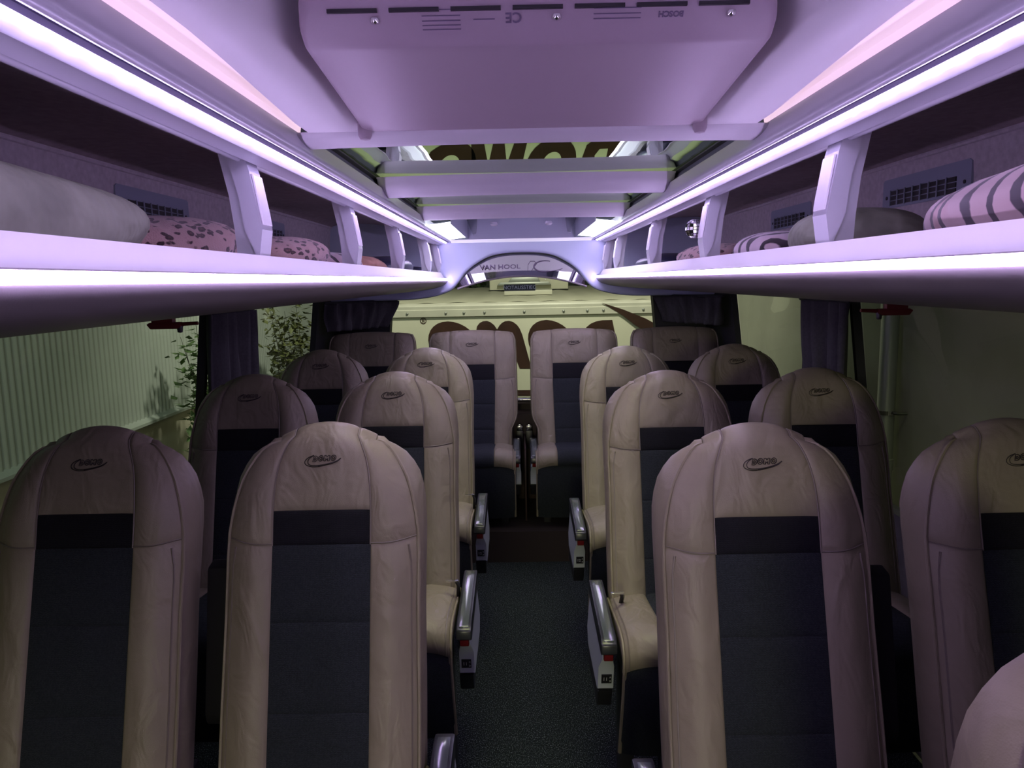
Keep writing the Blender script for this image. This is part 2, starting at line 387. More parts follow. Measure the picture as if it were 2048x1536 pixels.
def wx(z): return 1.21 - 0.11 * max(0.0, (z - 0.55)) / 0.9   # side walls lean in towards the roof
SILL, TOP = 0.72, Z(-0.075)
PANES = {-1: [(-2.5, -0.95), (-0.85, 0.66), (0.71, 2.575), (2.595, 4.02)], 1: [(-2.5, -0.95), (-0.85, 0.66), (0.71, 2.535), (2.555, 3.96)]}
win_n = 0
for s, side in ((-1, 'left'), (1, 'right')):
    mb = MB()
    mb.add([(s * x, y, z) for y in (Y0, Y1) for x, z in ((1.21, 0), (1.21, 0.55), (wx(SILL), SILL), (wx(SILL) + 0.05, SILL), (1.25, 0.5), (1.25, -0.06))],
           [(i, (i + 1) % 6, 6 + (i + 1) % 6, 6 + i) for i in range(6)] + [tuple(range(6)), tuple(range(11, 5, -1))])
    wl = mb.obj('wall_' + side, M['wallgrey'], smooth=False, kind='structure', label='grey lining below the %s side windows' % ('hall' if s < 0 else 'drainpipe'))
    ups = [(Y0, PANES[s][0][0])] + [(p[1], q[0]) for p, q in zip(PANES[s], PANES[s][1:])] + [(PANES[s][-1][1], Y1)]
    for a, b in ups:
        z0, z1 = SILL, Z(-.07)
        x0, x1 = wx(z0), wx(z1)
        MB().add([(s * (x + dx), y, z) for y in (a, b) for x, z, dx in ((x0, z0, 0), (x1, z1, 0), (x1, z1, .03), (x0, z0, .03))],
                 [(0, 1, 2, 3), (7, 6, 5, 4), (0, 4, 5, 1), (1, 5, 6, 2), (2, 6, 7, 3), (3, 7, 4, 0)]).obj('window_pillar', M['rubber'], wl, smooth=False)
    for a, b in PANES[s]:
        win_n += 1
        x0, x1 = wx(SILL) + 0.03, wx(TOP) + 0.03
        g = MB().add([(s * x0, a, SILL), (s * x0, b, SILL), (s * x1, b, TOP + .04), (s * x1, a, TOP + .04)], [(0, 1, 2, 3)])
        wo = g.obj('window_%d' % win_n, M['glass'], smooth=False, kind='structure')
# roof shell outside (keeps the night sky out of the racks and ceiling)
roof = MB()
roof.add([(x, y, z) for y in (Y0, Y1) for x, z in ((-1.25, TOP), (-1.2, Z(.42)), (-.8, Z(.47)), (-.46, Z(.47)))], [(0, 1, 5, 4), (1, 2, 6, 5), (2, 3, 7, 6)])
roof.add([(x, y, z) for y in (Y0, Y1) for x, z in ((1.25, TOP), (1.2, Z(.42)), (.8, Z(.47)), (.46, Z(.47)))], [(0, 1, 5, 4), (1, 2, 6, 5), (2, 3, 7, 6)])
roof.add([(x, y, Z(.47)) for y in (Y0, 1.22) for x in (-.46, .46)], [(0, 1, 3, 2)])
roof.add([(x, y, Z(.47)) for y in (2.98, Y1) for x in (-.46, .46)], [(0, 1, 3, 2)])
roof.obj('roof_shell', M['rubber'], smooth=False, kind='structure')

# ---- front end (behind the camera): dash wall and windscreen
MB().box(-1.19, 1.19, Y0 - 0.05, Y0, 0, 0.55).obj('wall_front', M['wallgrey'], smooth=False, kind='structure')
win_n += 1
MB().add([(-1.15, Y0, .55), (1.15, Y0, .55), (1.1, Y0, Z(.2)), (-1.1, Y0, Z(.2))], [(0, 1, 2, 3)]).obj('window_%d' % win_n, M['rear_glass'], smooth=False, kind='structure')
MB().box(-1.19, 1.19, Y0 - .05, Y0, Z(.2), Z(.47)).obj('trim_1', M['wallgrey'], smooth=False, kind='structure')

# ================================================================== CEILING
ceil = empty('ceiling', (0, 0, Z(0.3)), kind='structure', label='pale ceiling of the coach with sunken monitor bay and lit edges')
def cz(lst): return [(x, r + CZ) for x, r in lst]
def into(o):           # parent keeping world place
    o.parent = ceil; o.matrix_parent_inverse = Matrix.Translation((0, 0, -Z(0.3))); return o
FRONT_END = 1.300
# monitor bay / housing in front of the glass hatch
bay = [(0.372, .268), (0.352, .269), (0.340, .272), (0.330, .280), (0.322, .296), (0.318, .32), (0.316, .375), (0, .385)]
for s in (-1, 1):
    def bx_(x, r, y):
        k = max(0.0, min(1.0, (y - .75) / .45)); k = k * k * (3 - 2 * k)
        return (s * (x - k * .030 * max(0.0, min(1.0, (.352 - x) / .03)) if x > .1 else x), y, Z(r - .019 * max(0.0, min(1.0, (y - .85) / .35))))
    into(MB().grid([[bx_(x, r, y) for x, r in bay] for y in (Y0, -1.2, 0, .6, .75, .82, .9, .97, 1.05, 1.12, 1.18)]).obj('housing_panel', M['housing'], angle=60))
    # closing end of the bay, curving in towards the hinge end
    mb = MB(); rows = []
    for k in range(9):
        a = k / 8 * math.pi / 2; y = 1.18 + .095 * math.sin(a); sh = (1 - math.cos(a))
        rows.append([bx_(x, lerp(r, .268, sh if r > .268 else 0), y) for x, r in bay])
    mb.grid(rows); into(mb.obj('housing_corner', M['housing'], angle=60))
    into(MB().sweep(cz([(s * .3925, .252), (s * .391, .262), (s * .3715, .273)]), [Y0, 0, FRONT_END]).obj('light_panel', M['lum'], smooth=False, label='pink glowing light panel along the ceiling edge'))
# rear ceiling section with light panels, glowing rear border and sunken box
for s in (-1, 1):
    into(MB().sweep(cz([(s * .398, .220), (s * .288, .233)]), [2.99, 4.05]).obj('light_panel', M['lum_rear'], smooth=False, label='white glowing light panel beside the rear ceiling box'))
into(MB().add([(-.398, 4.05, Z(.220)), (.398, 4.05, Z(.220)), (.398, DP, Z(.2145)), (-.398, DP, Z(.2145))], [(0, 1, 2, 3)]).obj('rear_border', M['lum_border'], smooth=False))  # weak glow put into the border for the brightness of strip light on it
into(MB().add([(-.288, 4.05, Z(.22)), (.288, 4.05, Z(.22)), (.288, 4.03, Z(.33)), (-.288, 4.03, Z(.33)), (-.288, 2.99, Z(.33)), (.288, 2.99, Z(.33)), (-.288, 2.99, Z(.225)), (.288, 2.99, Z(.225))],
              [(0, 1, 2, 3), (3, 2, 5, 4), (0, 3, 4, 6), (1, 7, 5, 2)]).obj('sunken_box', M['box'], smooth=False))
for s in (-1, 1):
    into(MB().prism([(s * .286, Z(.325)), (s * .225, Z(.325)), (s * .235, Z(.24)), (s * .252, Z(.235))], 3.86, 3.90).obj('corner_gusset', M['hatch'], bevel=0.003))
    into(MB().lathe([(0.0, .02), (.016, .02), (.02, 0.008), (.012, 0.0), (0, 0)], (s * .145, 4.0, Z(.285))).obj('lamp_glint', M['white']))  # white buttons standing in for two lamp reflections in the box

# glass roof hatch
win_n += 1
hatch = empty('window_%d' % win_n, (0, 2.1, Z(.2865)), kind='structure', label='tinted glass roof hatch crossed by padded beams')
def ih(o): o.parent = hatch; o.matrix_parent_inverse = Matrix.Translation((0, -2.1, -Z(.2865))); return o
ng = 40; nh = 24; rows = []
rnd = random.Random(5)
for j in range(ng + 1):
    y = lerp(1.22, 2.99, j / ng); row = []
    for i in range(nh + 1):
        x = lerp(-.44, .44, i / nh); e = max(0, abs(x) - .2) / .24
        row.append((x, y, Z(.2865) + .0004 * e * math.sin(y * 41 + 3 * x) + .0003 * e * math.sin(y * 73)))
    rows.append(row)
ih(MB().grid(rows).obj('glass_pane', M['roof_glass'], angle=180))
for s in (-1, 1):
    ih(MB().sweep(cz([(s * .393, .234), (s * .405, .256), (s * .418, .281)]), [1.24, 2.1, 3.0]).obj('hatch_side', M['hatch']))
    ih(MB().prism(cz([(s * .418, .2805), (s * .405, .2815), (s * .405, .285), (s * .42, .285)]), 1.24, 3.0).obj('hatch_seal', M['rubber'], smooth=False))
def beam(name, yc, zt, zb, hw, mat, dy=.065):
    prof = smooth_tab([(yc - dy, zt), (yc - dy * .72, lerp(zt, zb, .55)), (yc - dy * .1, lerp(zt, zb, .93)), (yc + dy * .45, zb), (yc + dy * .72, lerp(zt, zb, .85)), (yc + dy * .78, zt)], 5)
    mb = MB(); rows = []
    xs = [-hw, -hw + .004, -hw + .015] + [lerp(-hw + .015, hw - .015, k / 10) for k in range(1, 10)] + [hw - .015, hw - .004, hw]
    for x in xs:
        e = max(0, abs(x) - (hw - .018)) / .018; sink = .010 * e * e
        rows.append([(x, y + sink * .4, min(Z(zt), Z(z) + sink * (0 if z > zt - .004 else 1)) + .004 * (1 - (x / hw) ** 2)) for y, z in prof])
    mb.grid(rows); n = len(prof)
    mb.f.append(tuple(range(n))); mb.f.append(tuple(range(len(xs) * n - 1, (len(xs) - 1) * n - 1, -1)))
    return mb.obj(name, mat, angle=50)
ih(beam('front_header', 1.322, .2490, .2345, .412, M['beam'], .048))
for yc in (2.12, 2.93):
    ih(beam('cross_beam', yc, .2818, .236, .405, M['beam']))

# ================================================================== LUGGAGE RACKS
POSTS = {-1: [0.52, 1.30, 2.07, 2.87, 3.78, 4.25], 1: [0.44, 1.22, 2.00, 2.80, 3.77, 4.25]}
ys = [Y0, -1, 0, .5, 1, 1.5, 2, 2.5, 3, 3.5, 4, DP]
for s in (-1, 1):
    rk = empty('luggage_rack', (s * .75, 0, Z(-.03)), label='open overhead luggage rack %s' % ('on the metal hall side, holding a pale pillow' if s < 0 else 'on the drainpipe side, chrome ball on its post'), cat='luggage rack')
    def ir(o): o.parent = rk; o.matrix_parent_inverse = Matrix.Translation((-s * .75, 0, -Z(-.03))); return o
    P = lambda l: cz([(s * x, r) for x, r in l])
    ir(MB().prism(P([(.459, .0475), (.4605, .0495), (.472, .0495), (.476, .046), (.476, -.004), (.436, .0165), (.4405, .0190), (.4465, .0225)]), Y0, DP - .03).obj('rack_lip', M['white'], angle=50))
    ir(MB().prism(P([(.4235, .0155), (.4195, .0145), (.4175, .0095), (.4195, .0045), (.4235, .0035)]), Y0, DP - .01).obj('light_strip', M['led_low'], angle=60, label='bright white light strip along the rack edge'))
    und = smooth_tab([(.437, .0175), (.4262, .0165), (.424, .0095), (.4262, .0015), (.437, -.013), (.465, -.029), (.53, -.044), (.66, -.058), (.86, -.072), (1.115, -.083)], 5)
    ir(MB().sweep(P(und), ys).obj('rack_underside', M['under'], angle=70))
    ir(MB().prism(P([(.474, -.004), (1.115, -.002), (1.115, -.02), (.474, -.012)]), Y0, DP).obj('rack_shelf', M['felt'], smooth=False))
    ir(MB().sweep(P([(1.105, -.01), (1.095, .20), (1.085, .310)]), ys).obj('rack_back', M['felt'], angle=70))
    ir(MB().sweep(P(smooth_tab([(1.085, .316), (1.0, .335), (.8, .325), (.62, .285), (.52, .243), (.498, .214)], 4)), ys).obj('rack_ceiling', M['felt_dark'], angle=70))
    ir(MB().tube([(s * 1.082, y, Z(.314)) for y in ys], .007, 8).obj('edge_bead', M['felt']))
    # cornice over the rack opening
    cor = [(.500, .214), (.4985, .2075), (.4945, .205), (.489, .2055), (.4865, .209), (.478, .2075), (.4755, .204), (.472, .2055), (.452, .211), (.4475, .2085), (.4435, .2105), (.441, .2135),
           (.4185, .2195), (.4165, .226), (.4115, .2275), (.409, .222), (.4045, .2165), (.398, .2148), (.3918, .217), (.3885, .2225), (.3885, .231), (.3935, .256), (.42, .27), (.49, .25)]
    ir(MB().prism(P(cor), Y0, DP - .015).obj('cornice', M['silver'], angle=50))
    ir(MB().prism(P([(.4335, .2145), (.4315, .2125), (.4250, .2140), (.4235, .2170)]), Y0, DP - .02).obj('light_strip', M['led_top'], angle=60, label='row of small lamps set in the cornice'))
    ir(MB().prism(P([(.4215, .2178), (.4205, .2168), (.4125, .2192), (.4120, .2225)]), Y0, DP - .02).obj('cornice_groove', M['groove'], smooth=False))
    # posts
    for y in POSTS[s]:
        # side profile in x,z: slim web behind, chevron-shaped front block
        bx = [(.480, .207), (.475, .190), (.4585, .093), (.4655, .0485), (.4705, .0485), (.4890, .093), (.4945, .144), (.5110, .213)]
        po = ir(MB().prism(P(bx), y - .027, y + .027).obj('post', M['silver'], smooth=False))
        web = [(.500, .214), (.4925, .144), (.487, .093), (.469, .049), (.506, .049), (.508, .093), (.514, .15), (.532, .240)]
        MB().prism(P(web), y - .020, y + .016).obj('post_web', M['silver'], po, smooth=False)
        MB().prism(P([(.4735, .186), (.4595, .101), (.4565, .101), (.4585, .118), (.4695, .184)]), y - .022, y + .022).obj('post_insert', M['housing'], po, bevel=.001)
    # air vents on the rack's rear wall
    for yv in ((-.02, 1.0, 2.0, 3.0) if s < 0 else (-.12, .88, 1.87, 2.87)):
        xo = 1.092
        vp = ir(MB().prism([(yv, Z(.19)), (yv + .44, Z(.19)), (yv + .44, Z(.268)), (yv + .43, Z(.274)), (yv + .01, Z(.274)), (yv, Z(.268))], s * xo, s * (xo - .006), 'x').obj('air_vent', M['vent'], smooth=False))
        for r in range(3):
            MB().box(s * (xo - .009), s * (xo - .006), yv + .06, yv + .39, Z(.197 + r * .0145), Z(.2085 + r * .0145)).obj('vent_slot', M['black'], vp, smooth=False)
        for k in range(8):
            yy = yv + .06 + .33 * (k + .5) / 8 + .018
            MB().box(s * (xo - .0115), s * (xo - .008), yy, yy + .004, Z(.195), Z(.24)).obj('vent_rib', M['vent'], vp, smooth=False)
        for yy in (yv + .025, yv + .415):
            MB().lathe([(0, 0), (.005, 0), (.005, .002), (0, .002)], (s * (xo - .006) - (.002 if s > 0 else 0), yy, Z(.22)), 'x', 10).obj('screw', M['black'], vp)

# ================================================================== REAR PANEL, REAR WINDOW
low = smooth_tab([(1.13, -.105), (.72, -.105), (.58, -.098), (.48, -.080), (.405, -.050), (.358, 0.0), (.318, .052), (.255, .100), (.18, .137), (.095, .153), (0, .156)], 4)
lo = [(x, r) for x, r in low] + [(-x, r) for x, r in low[::-1][1:]]
mb = MB(); rows = []
for dy, off in ((.03, 0.0), (.012, .001), (.002, .007), (0.0, .016), (0.0, .03)):
    row = []
    for i, (x, r) in enumerate(lo):
        a = lo[max(0, i - 1)]; b = lo[min(len(lo) - 1, i + 1)]
        t = Vector((b[0] - a[0], b[1] - a[1])).normalized(); nn = Vector((t.y, -t.x))
        row.append((x + nn.x * off, DP + dy, Z(r + nn.y * off)))
    rows.append(row)
rows.append([(x * (1.0 if abs(x) > .45 else 1.0), DP, Z(max(.34, r + .05))) for x, r in lo])
wr = mb.grid(rows).obj('wall_rear', M['rear'], angle=60, kind='structure', label='blue-lit rear bulkhead with an arched cut-out above the rear window')
# lens with its rim
arch = [(x, r) for x, r in lo if r > -.04]
def lower_arc(x): return .027 - .064 * (abs(x) / .36) ** 1.9
top = [(x, r + .006) for x, r in arch]
xs = [lerp(-.362, .362, k / 30) for k in range(31)]
def arch_at(x):
    tb = sorted(top); return interp(tb, x)
def lens_top(x): return max(lower_arc(x) + .002, arch_at(x))
mb = MB(); mb.grid([[(x, DP + .012 + .30 * (lerp(lower_arc(x), lens_top(x), k / 6) - lower_arc(x)) - .012 * (1 - (x / .4) ** 2), Z(lerp(lower_arc(x), lens_top(x), k / 6))) for x in xs] for k in range(7)])
mb.obj('arched_lens', M['lens'], wr, angle=180, label='clear arched plastic lens mirroring the ceiling')
mb = MB(); mb.tube([(x, DP + .012, Z(lower_arc(x) - .004)) for x in [lerp(-.372, .372, k / 40) for k in range(41)]], .0065, 8); mb.obj('lens_rim', M['under'], wr)
def lens_y(x, z): return DP + .012 + .30 * (z - lower_arc(x)) - .012 * (1 - (x / .4) ** 2)
t = link('maker_lettering', text_mesh('maker_lettering', 'VAN HOOL', .036, M['text_grey'], .0003, .0006), wr)
t.matrix_basis = Matrix.Translation((-.125, lens_y(-.125, .075) - .0035, Z(.075))) @ Matrix.Rotation(-math.atan(.30), 4, 'X') @ FACE_FRONT @ Matrix.Scale(1.25, 4, (1, 0, 0))
mb = MB()
def LP(x, z): return (x, lens_y(x, z) - .003, Z(z))
arc = [math.pi * .35 + i * math.pi * 1.15 / 20 for i in range(21)]
mb.tube([LP(.135 + .065 * math.cos(a), .075 + .032 * math.sin(a)) for a in arc] + [LP(.20, .050), LP(.235, .060)], [.0012 + .0028 * math.sin(math.pi * k / 22) for k in range(23)], 6)
mb.tube([LP(.035, .045), LP(.037, .085), LP(.05, .105), LP(.075, .105), LP(.085, .09)], .0014, 5)
mb.tube([LP(.055, .05), LP(.075, .078), LP(.085, .088)], .0014, 5)
mb.obj('maker_emblem', M['text_grey'], wr)
# rear window
win_n += 1
wn = empty('window_%d' % win_n, (0, 4.62, SILL), kind='structure', label='large rear window looking onto the white trailer')
MB().box(-.95, .95, 4.62, 4.626, .74, Z(.20)).obj('rear_pane', M['rear_glass'], wn, smooth=False).matrix_parent_inverse = Matrix.Translation((0, -4.62, -SILL))
for s in (-1, 1):
    MB().prism([(s * 1.19, 0.0), (s * .97, 0.0), (s * .86, .80), (s * .80, Z(-.08)), (s * .80, Z(.40)), (s * 1.19, Z(.40))], 4.58, 4.66).obj('rear_pillar', M['rubber'], wr, smooth=False)
MB().box(-.98, .98, 4.56, 4.66, 0.0, .735).obj('rear_sill', M['console'], wr, bevel=.006)
MB().tube([(-.5, 4.53, .765), (.5, 4.53, .765)], .014, 10).obj('grab_rail', M['chrome'], wr)
sg = empty('emergency_exit_sign', (-.012, 4.605, Z(-.047)), label='dark green emergency exit sign on the rear glass reading NOTAUSSTIEG', cat='sign')
MB().box(-.096, .096, 0, .004, -.0205, .0205).obj('plate', M['sign_green'], sg, smooth=False)
t = link('lettering', text_mesh('lettering', 'NOTAUSSTIEG', .031, M['text_green'], .0004), sg); t.matrix_basis = Matrix.Translation((0, -.001, 0)) @ FACE_FRONT

# ================================================================== CURTAINS
def curtain(label, a0, a1, b0, b1, zt, zb, npl, group=None):
    """pleated cloth from (a0..a1) at the top to (b0..b1) at the bottom; points are (x,y)"""
    o = empty('curtain', (a0[0], a0[1], zb), label=label, cat='curtain', group=group)
    A0, A1, B0, B1 = map(Vector, (a0, a1, b0, b1)); rows = []; n = npl * 8; nz = 14
    side = (A1 - A0).normalized(); nrm = Vector((-side.y, side.x))
    for j in range(nz + 1):
        v = j / nz; row = []; e0 = A0.lerp(B0, v ** 1.3); e1 = A1.lerp(B1, v ** 1.3)
        for i in range(n + 1):
            u = i / n; p = e0.lerp(e1, u + .006 * math.sin(9 * v + u * 20))
            amp = .021 * (1 + .3 * math.sin(u * 13 + 2 * v))
            d = amp * math.sin(u * npl * 2 * math.pi + .8 * math.sin(3 * v + u * 5)) + .006 * math.sin(u * npl * 4.7 * math.pi)
            q = p + nrm * d
            row.append((q.x - a0[0], q.y - a0[1], lerp(zt, zb, v) - zb))
        rows.append(row)
    c = MB().grid(rows).obj('cloth', M['curtain'], o, angle=180)
    sm = c.modifiers.new('thickness', 'SOLIDIFY'); sm.thickness = .003
    MB().tube([(0, 0, zt - zb + .004), (a1[0] - a0[0], a1[1] - a0[1], zt - zb + .004)], .006, 8).obj('curtain_rail', M['rubber'], o)
    return o
curtain('dark pleated curtain beside the corrugated metal hall, gathered at the window post', (-1.072, 2.53), (-1.072, 2.93), (-1.105, 2.60), (-1.105, 2.91), Z(-.097), .80, 4)
curtain('dark pleated curtain beside the drainpipe, gathered at the window post', (1.072, 2.47), (1.070, 2.90), (1.105, 2.49), (1.105, 2.84), Z(-.097), .80, 4)
curtain('dark curtain in the rear corner on the hall side, beside the rear window', (-1.075, 4.04), (-.745, 4.44), (-1.07, 4.06), (-.81, 4.46), Z(-.11), 1.235, 6)
curtain('dark curtain in the rear corner on the drainpipe side, beside the rear window', (.775, 4.44), (1.075, 3.99), (.84, 4.46), (1.07, 4.01), Z(-.11), 1.235, 6)

# emergency hammers under the racks
for s, y, lab in ((-1, 2.10, 'red emergency hammer under the rack before the corrugated hall'), (1, 2.10, 'red emergency hammer under the rack before the drainpipe')):
    h = empty('emergency_hammer', (s * 1.035, y, Z(-.083)), rz=0, label=lab, cat='hammer')
    MB().box(-.03 , .03, -.012, .012, -.018, .0).obj('bracket', M['hammer'], h, bevel=.002)
    MB().prism([(-.05 * s, -.017), (.035 * s, -.017), (.045 * s, -.022), (.035 * s, -.036), (-.04 * s, -.036), (-.052 * s, -.030)], -.013, .013).obj('holder', M['hammer'], h, bevel=.003)
    MB().tube([(.03 * -s, 0, -.024), (.098 * -s, 0, -.021)], [.006, .005], 8).obj('handle', M['hammer'], h)
    MB().lathe([(0, -.018), (.007, -.016), (.009, 0), (.005, .012), (0, .014)], (.045 * -s, 0, -.030), 'z', 10).obj('hammer_head', M['black'], h)

# ================================================================== MONITOR
mon = empty('ceiling_monitor', (0, 1.1, Z(.264)), label='mauve fold-down monitor seen from behind in its ceiling bay', cat='monitor')
def mz(y): return lerp(.2485, .2778, (1.272 - y) / .322)
prof = smooth_tab([(1.28, .256), (1.272, .2485), (1.2, mz(1.2)), (1.1, mz(1.1)), (1.0, mz(1.0)), (.95, .2778), (.935, .2815), (.92, .295), (.908, .311), (.902, .328), (.90, .345)], 4)
rows = []; HWM = .2815
for y, r in prof:
    near = max(0.0, min(1.0, (r - .288) / .054)); hw = HWM - .045 * near ** 1.8
    rows.append([(x, y - 1.1, r - .264 + e) for x, e in ((-hw, .03), (-hw, .010), (-hw + .002, .003), (-hw + .008, 0), (-hw * .5, 0), (0, 0), (hw * .5, 0), (hw - .008, 0), (hw - .002, .003), (hw, .010), (hw, .03))])
mb = MB().grid(rows)
mb.obj('monitor_case', M['monitor'], mon, angle=50)
for k in range(7):
    xx = lerp(-.215, .215, k / 6)
    MB().box(xx - .029, xx + .029, -.1955, -.1885, .0455, .0495).obj('cooling_slot', M['black'], mon, smooth=False)
for xx in (-.19, 0.022, .225):
    MB().lathe([(0, -.003), (.005, -.002), (.006, .0), (.006, .003), (0, .003)], (xx, -.1865, .0375), 'z', 12).obj('screw', M['chrome'], mon)
for s in (-1, 1):
    MB().lathe([(0, -.016), (.008, -.0145), (.0115, -.008), (.012, 0), (.012, .012)], (s * .277, .172, -.014), 'z', 16).obj('hinge_knob', M['monitor'], mon)
# printing on the case, upside down as seen from the front
nrm = Matrix.Rotation(math.radians(-48), 4, 'X')
def mtext(body, size, x, yy, mat):
    t = link('print', text_mesh('print', body, size, mat, .0002), mon)
    t.matrix_basis = Matrix.Translation((x, yy, 0)) @ Matrix.Translation((0, 0, .0)) @ Matrix.Rotation(math.pi, 4, 'Z') @ Matrix.Rotation(math.pi, 4, 'Y') @ Matrix.Identity(4)
    return t
def on_face(o, x, y):
    """lay a flat print on the sloping front of the case, upside down for the viewer"""
    z = interp(sorted(prof), y + 1.1) - .264 if False else None
    tab = sorted([(yy, rr) for yy, rr in prof]); z = interp(tab, y + 1.1); z2 = interp(tab, y + 1.1 + .004)
    sl = Vector((0, .004, z2 - z)).normalized()          # towards the rear = up on the print
    X = Vector((-1, 0, 0)); Yv = sl; N = X.cross(Yv)
    if N.z > 0: X = Vector((1, 0, 0)); N = X.cross(Yv)
    m = Matrix((X, Yv, N)).transposed().to_4x4(); m.translation = Vector((x, y, z - .264 - .0012)); o.matrix_basis = m
for body, size, x in (('CE', .016, -.028), ('BOSCH', .009, .155)):
    on_face(link('print', text_mesh('print', body, size, M['text_grey'], .0002, .0003), mon), x, -.1875)
for x0, x1, n, yy in ((-.135, -.09, 5, -.193), (.065, .12, 3, -.192), (-.075, -.05, 1, -.187)):
    for k in range(n):
        on_face(MB().box((x0 - x1) / 2, (x1 - x0) / 2, 0, .0012, 0, .0002).obj('fine_print', M['text_grey'], mon, smooth=False), (x0 + x1) / 2, yy + k * .0032)

# ================================================================== SEATS
ROUND = dict(
    wf=smooth_tab([(0, .098), (.012, .111), (.025, .122), (.046, .137), (.10, .163), (.15, .177), (.212, .186), (.36, .186), (.52, .188), (.70, .188)], 6),
    wc=smooth_tab([(0, .064), (.03, .076), (.06, .086), (.10, .093), (.156, .096), (.219, .096), (.36, .096), (.70, .096)], 6),
    band=(.156, .219), seams=(.36, .52), arch=.024, end=.67, flare=smooth_tab([(0, .001), (.02, .005), (.05, .017), (.10, .020), (.15, .015), (.22, .008), (.36, .006), (.70, .006)], 5))
SQUARE = dict(
    wf=smooth_tab([(0, .215), (.012, .226), (.03, .234), (.06, .240), (.18, .243), (.30, .244), (.44, .244), (.49, .238), (.535, .215), (.57, .210), (.70, .210)], 6),
    wc=smooth_tab([(0, .128), (.10, .128), (.18, .127), (.30, .127), (.70, .118)], 6),
    band=(.184, .268), seams=(.40, .54), arch=.008, end=.67, flare=[(0, .004), (.70, .006)])
PATH = smooth_tab([(0, .030, 1.203), (.012, .021, 1.198), (.03, .0115, 1.183), (.06, .001, 1.154), (.156, -.028, 1.060), (.212, -.044, 1.003), (.36, -.087, .855), (.52, -.133, .695), (.70, -.185, .515)], 6)
PY = [(a, b) for a, b, c in PATH]; PZ = [(a, c) for a, b, c in PATH]
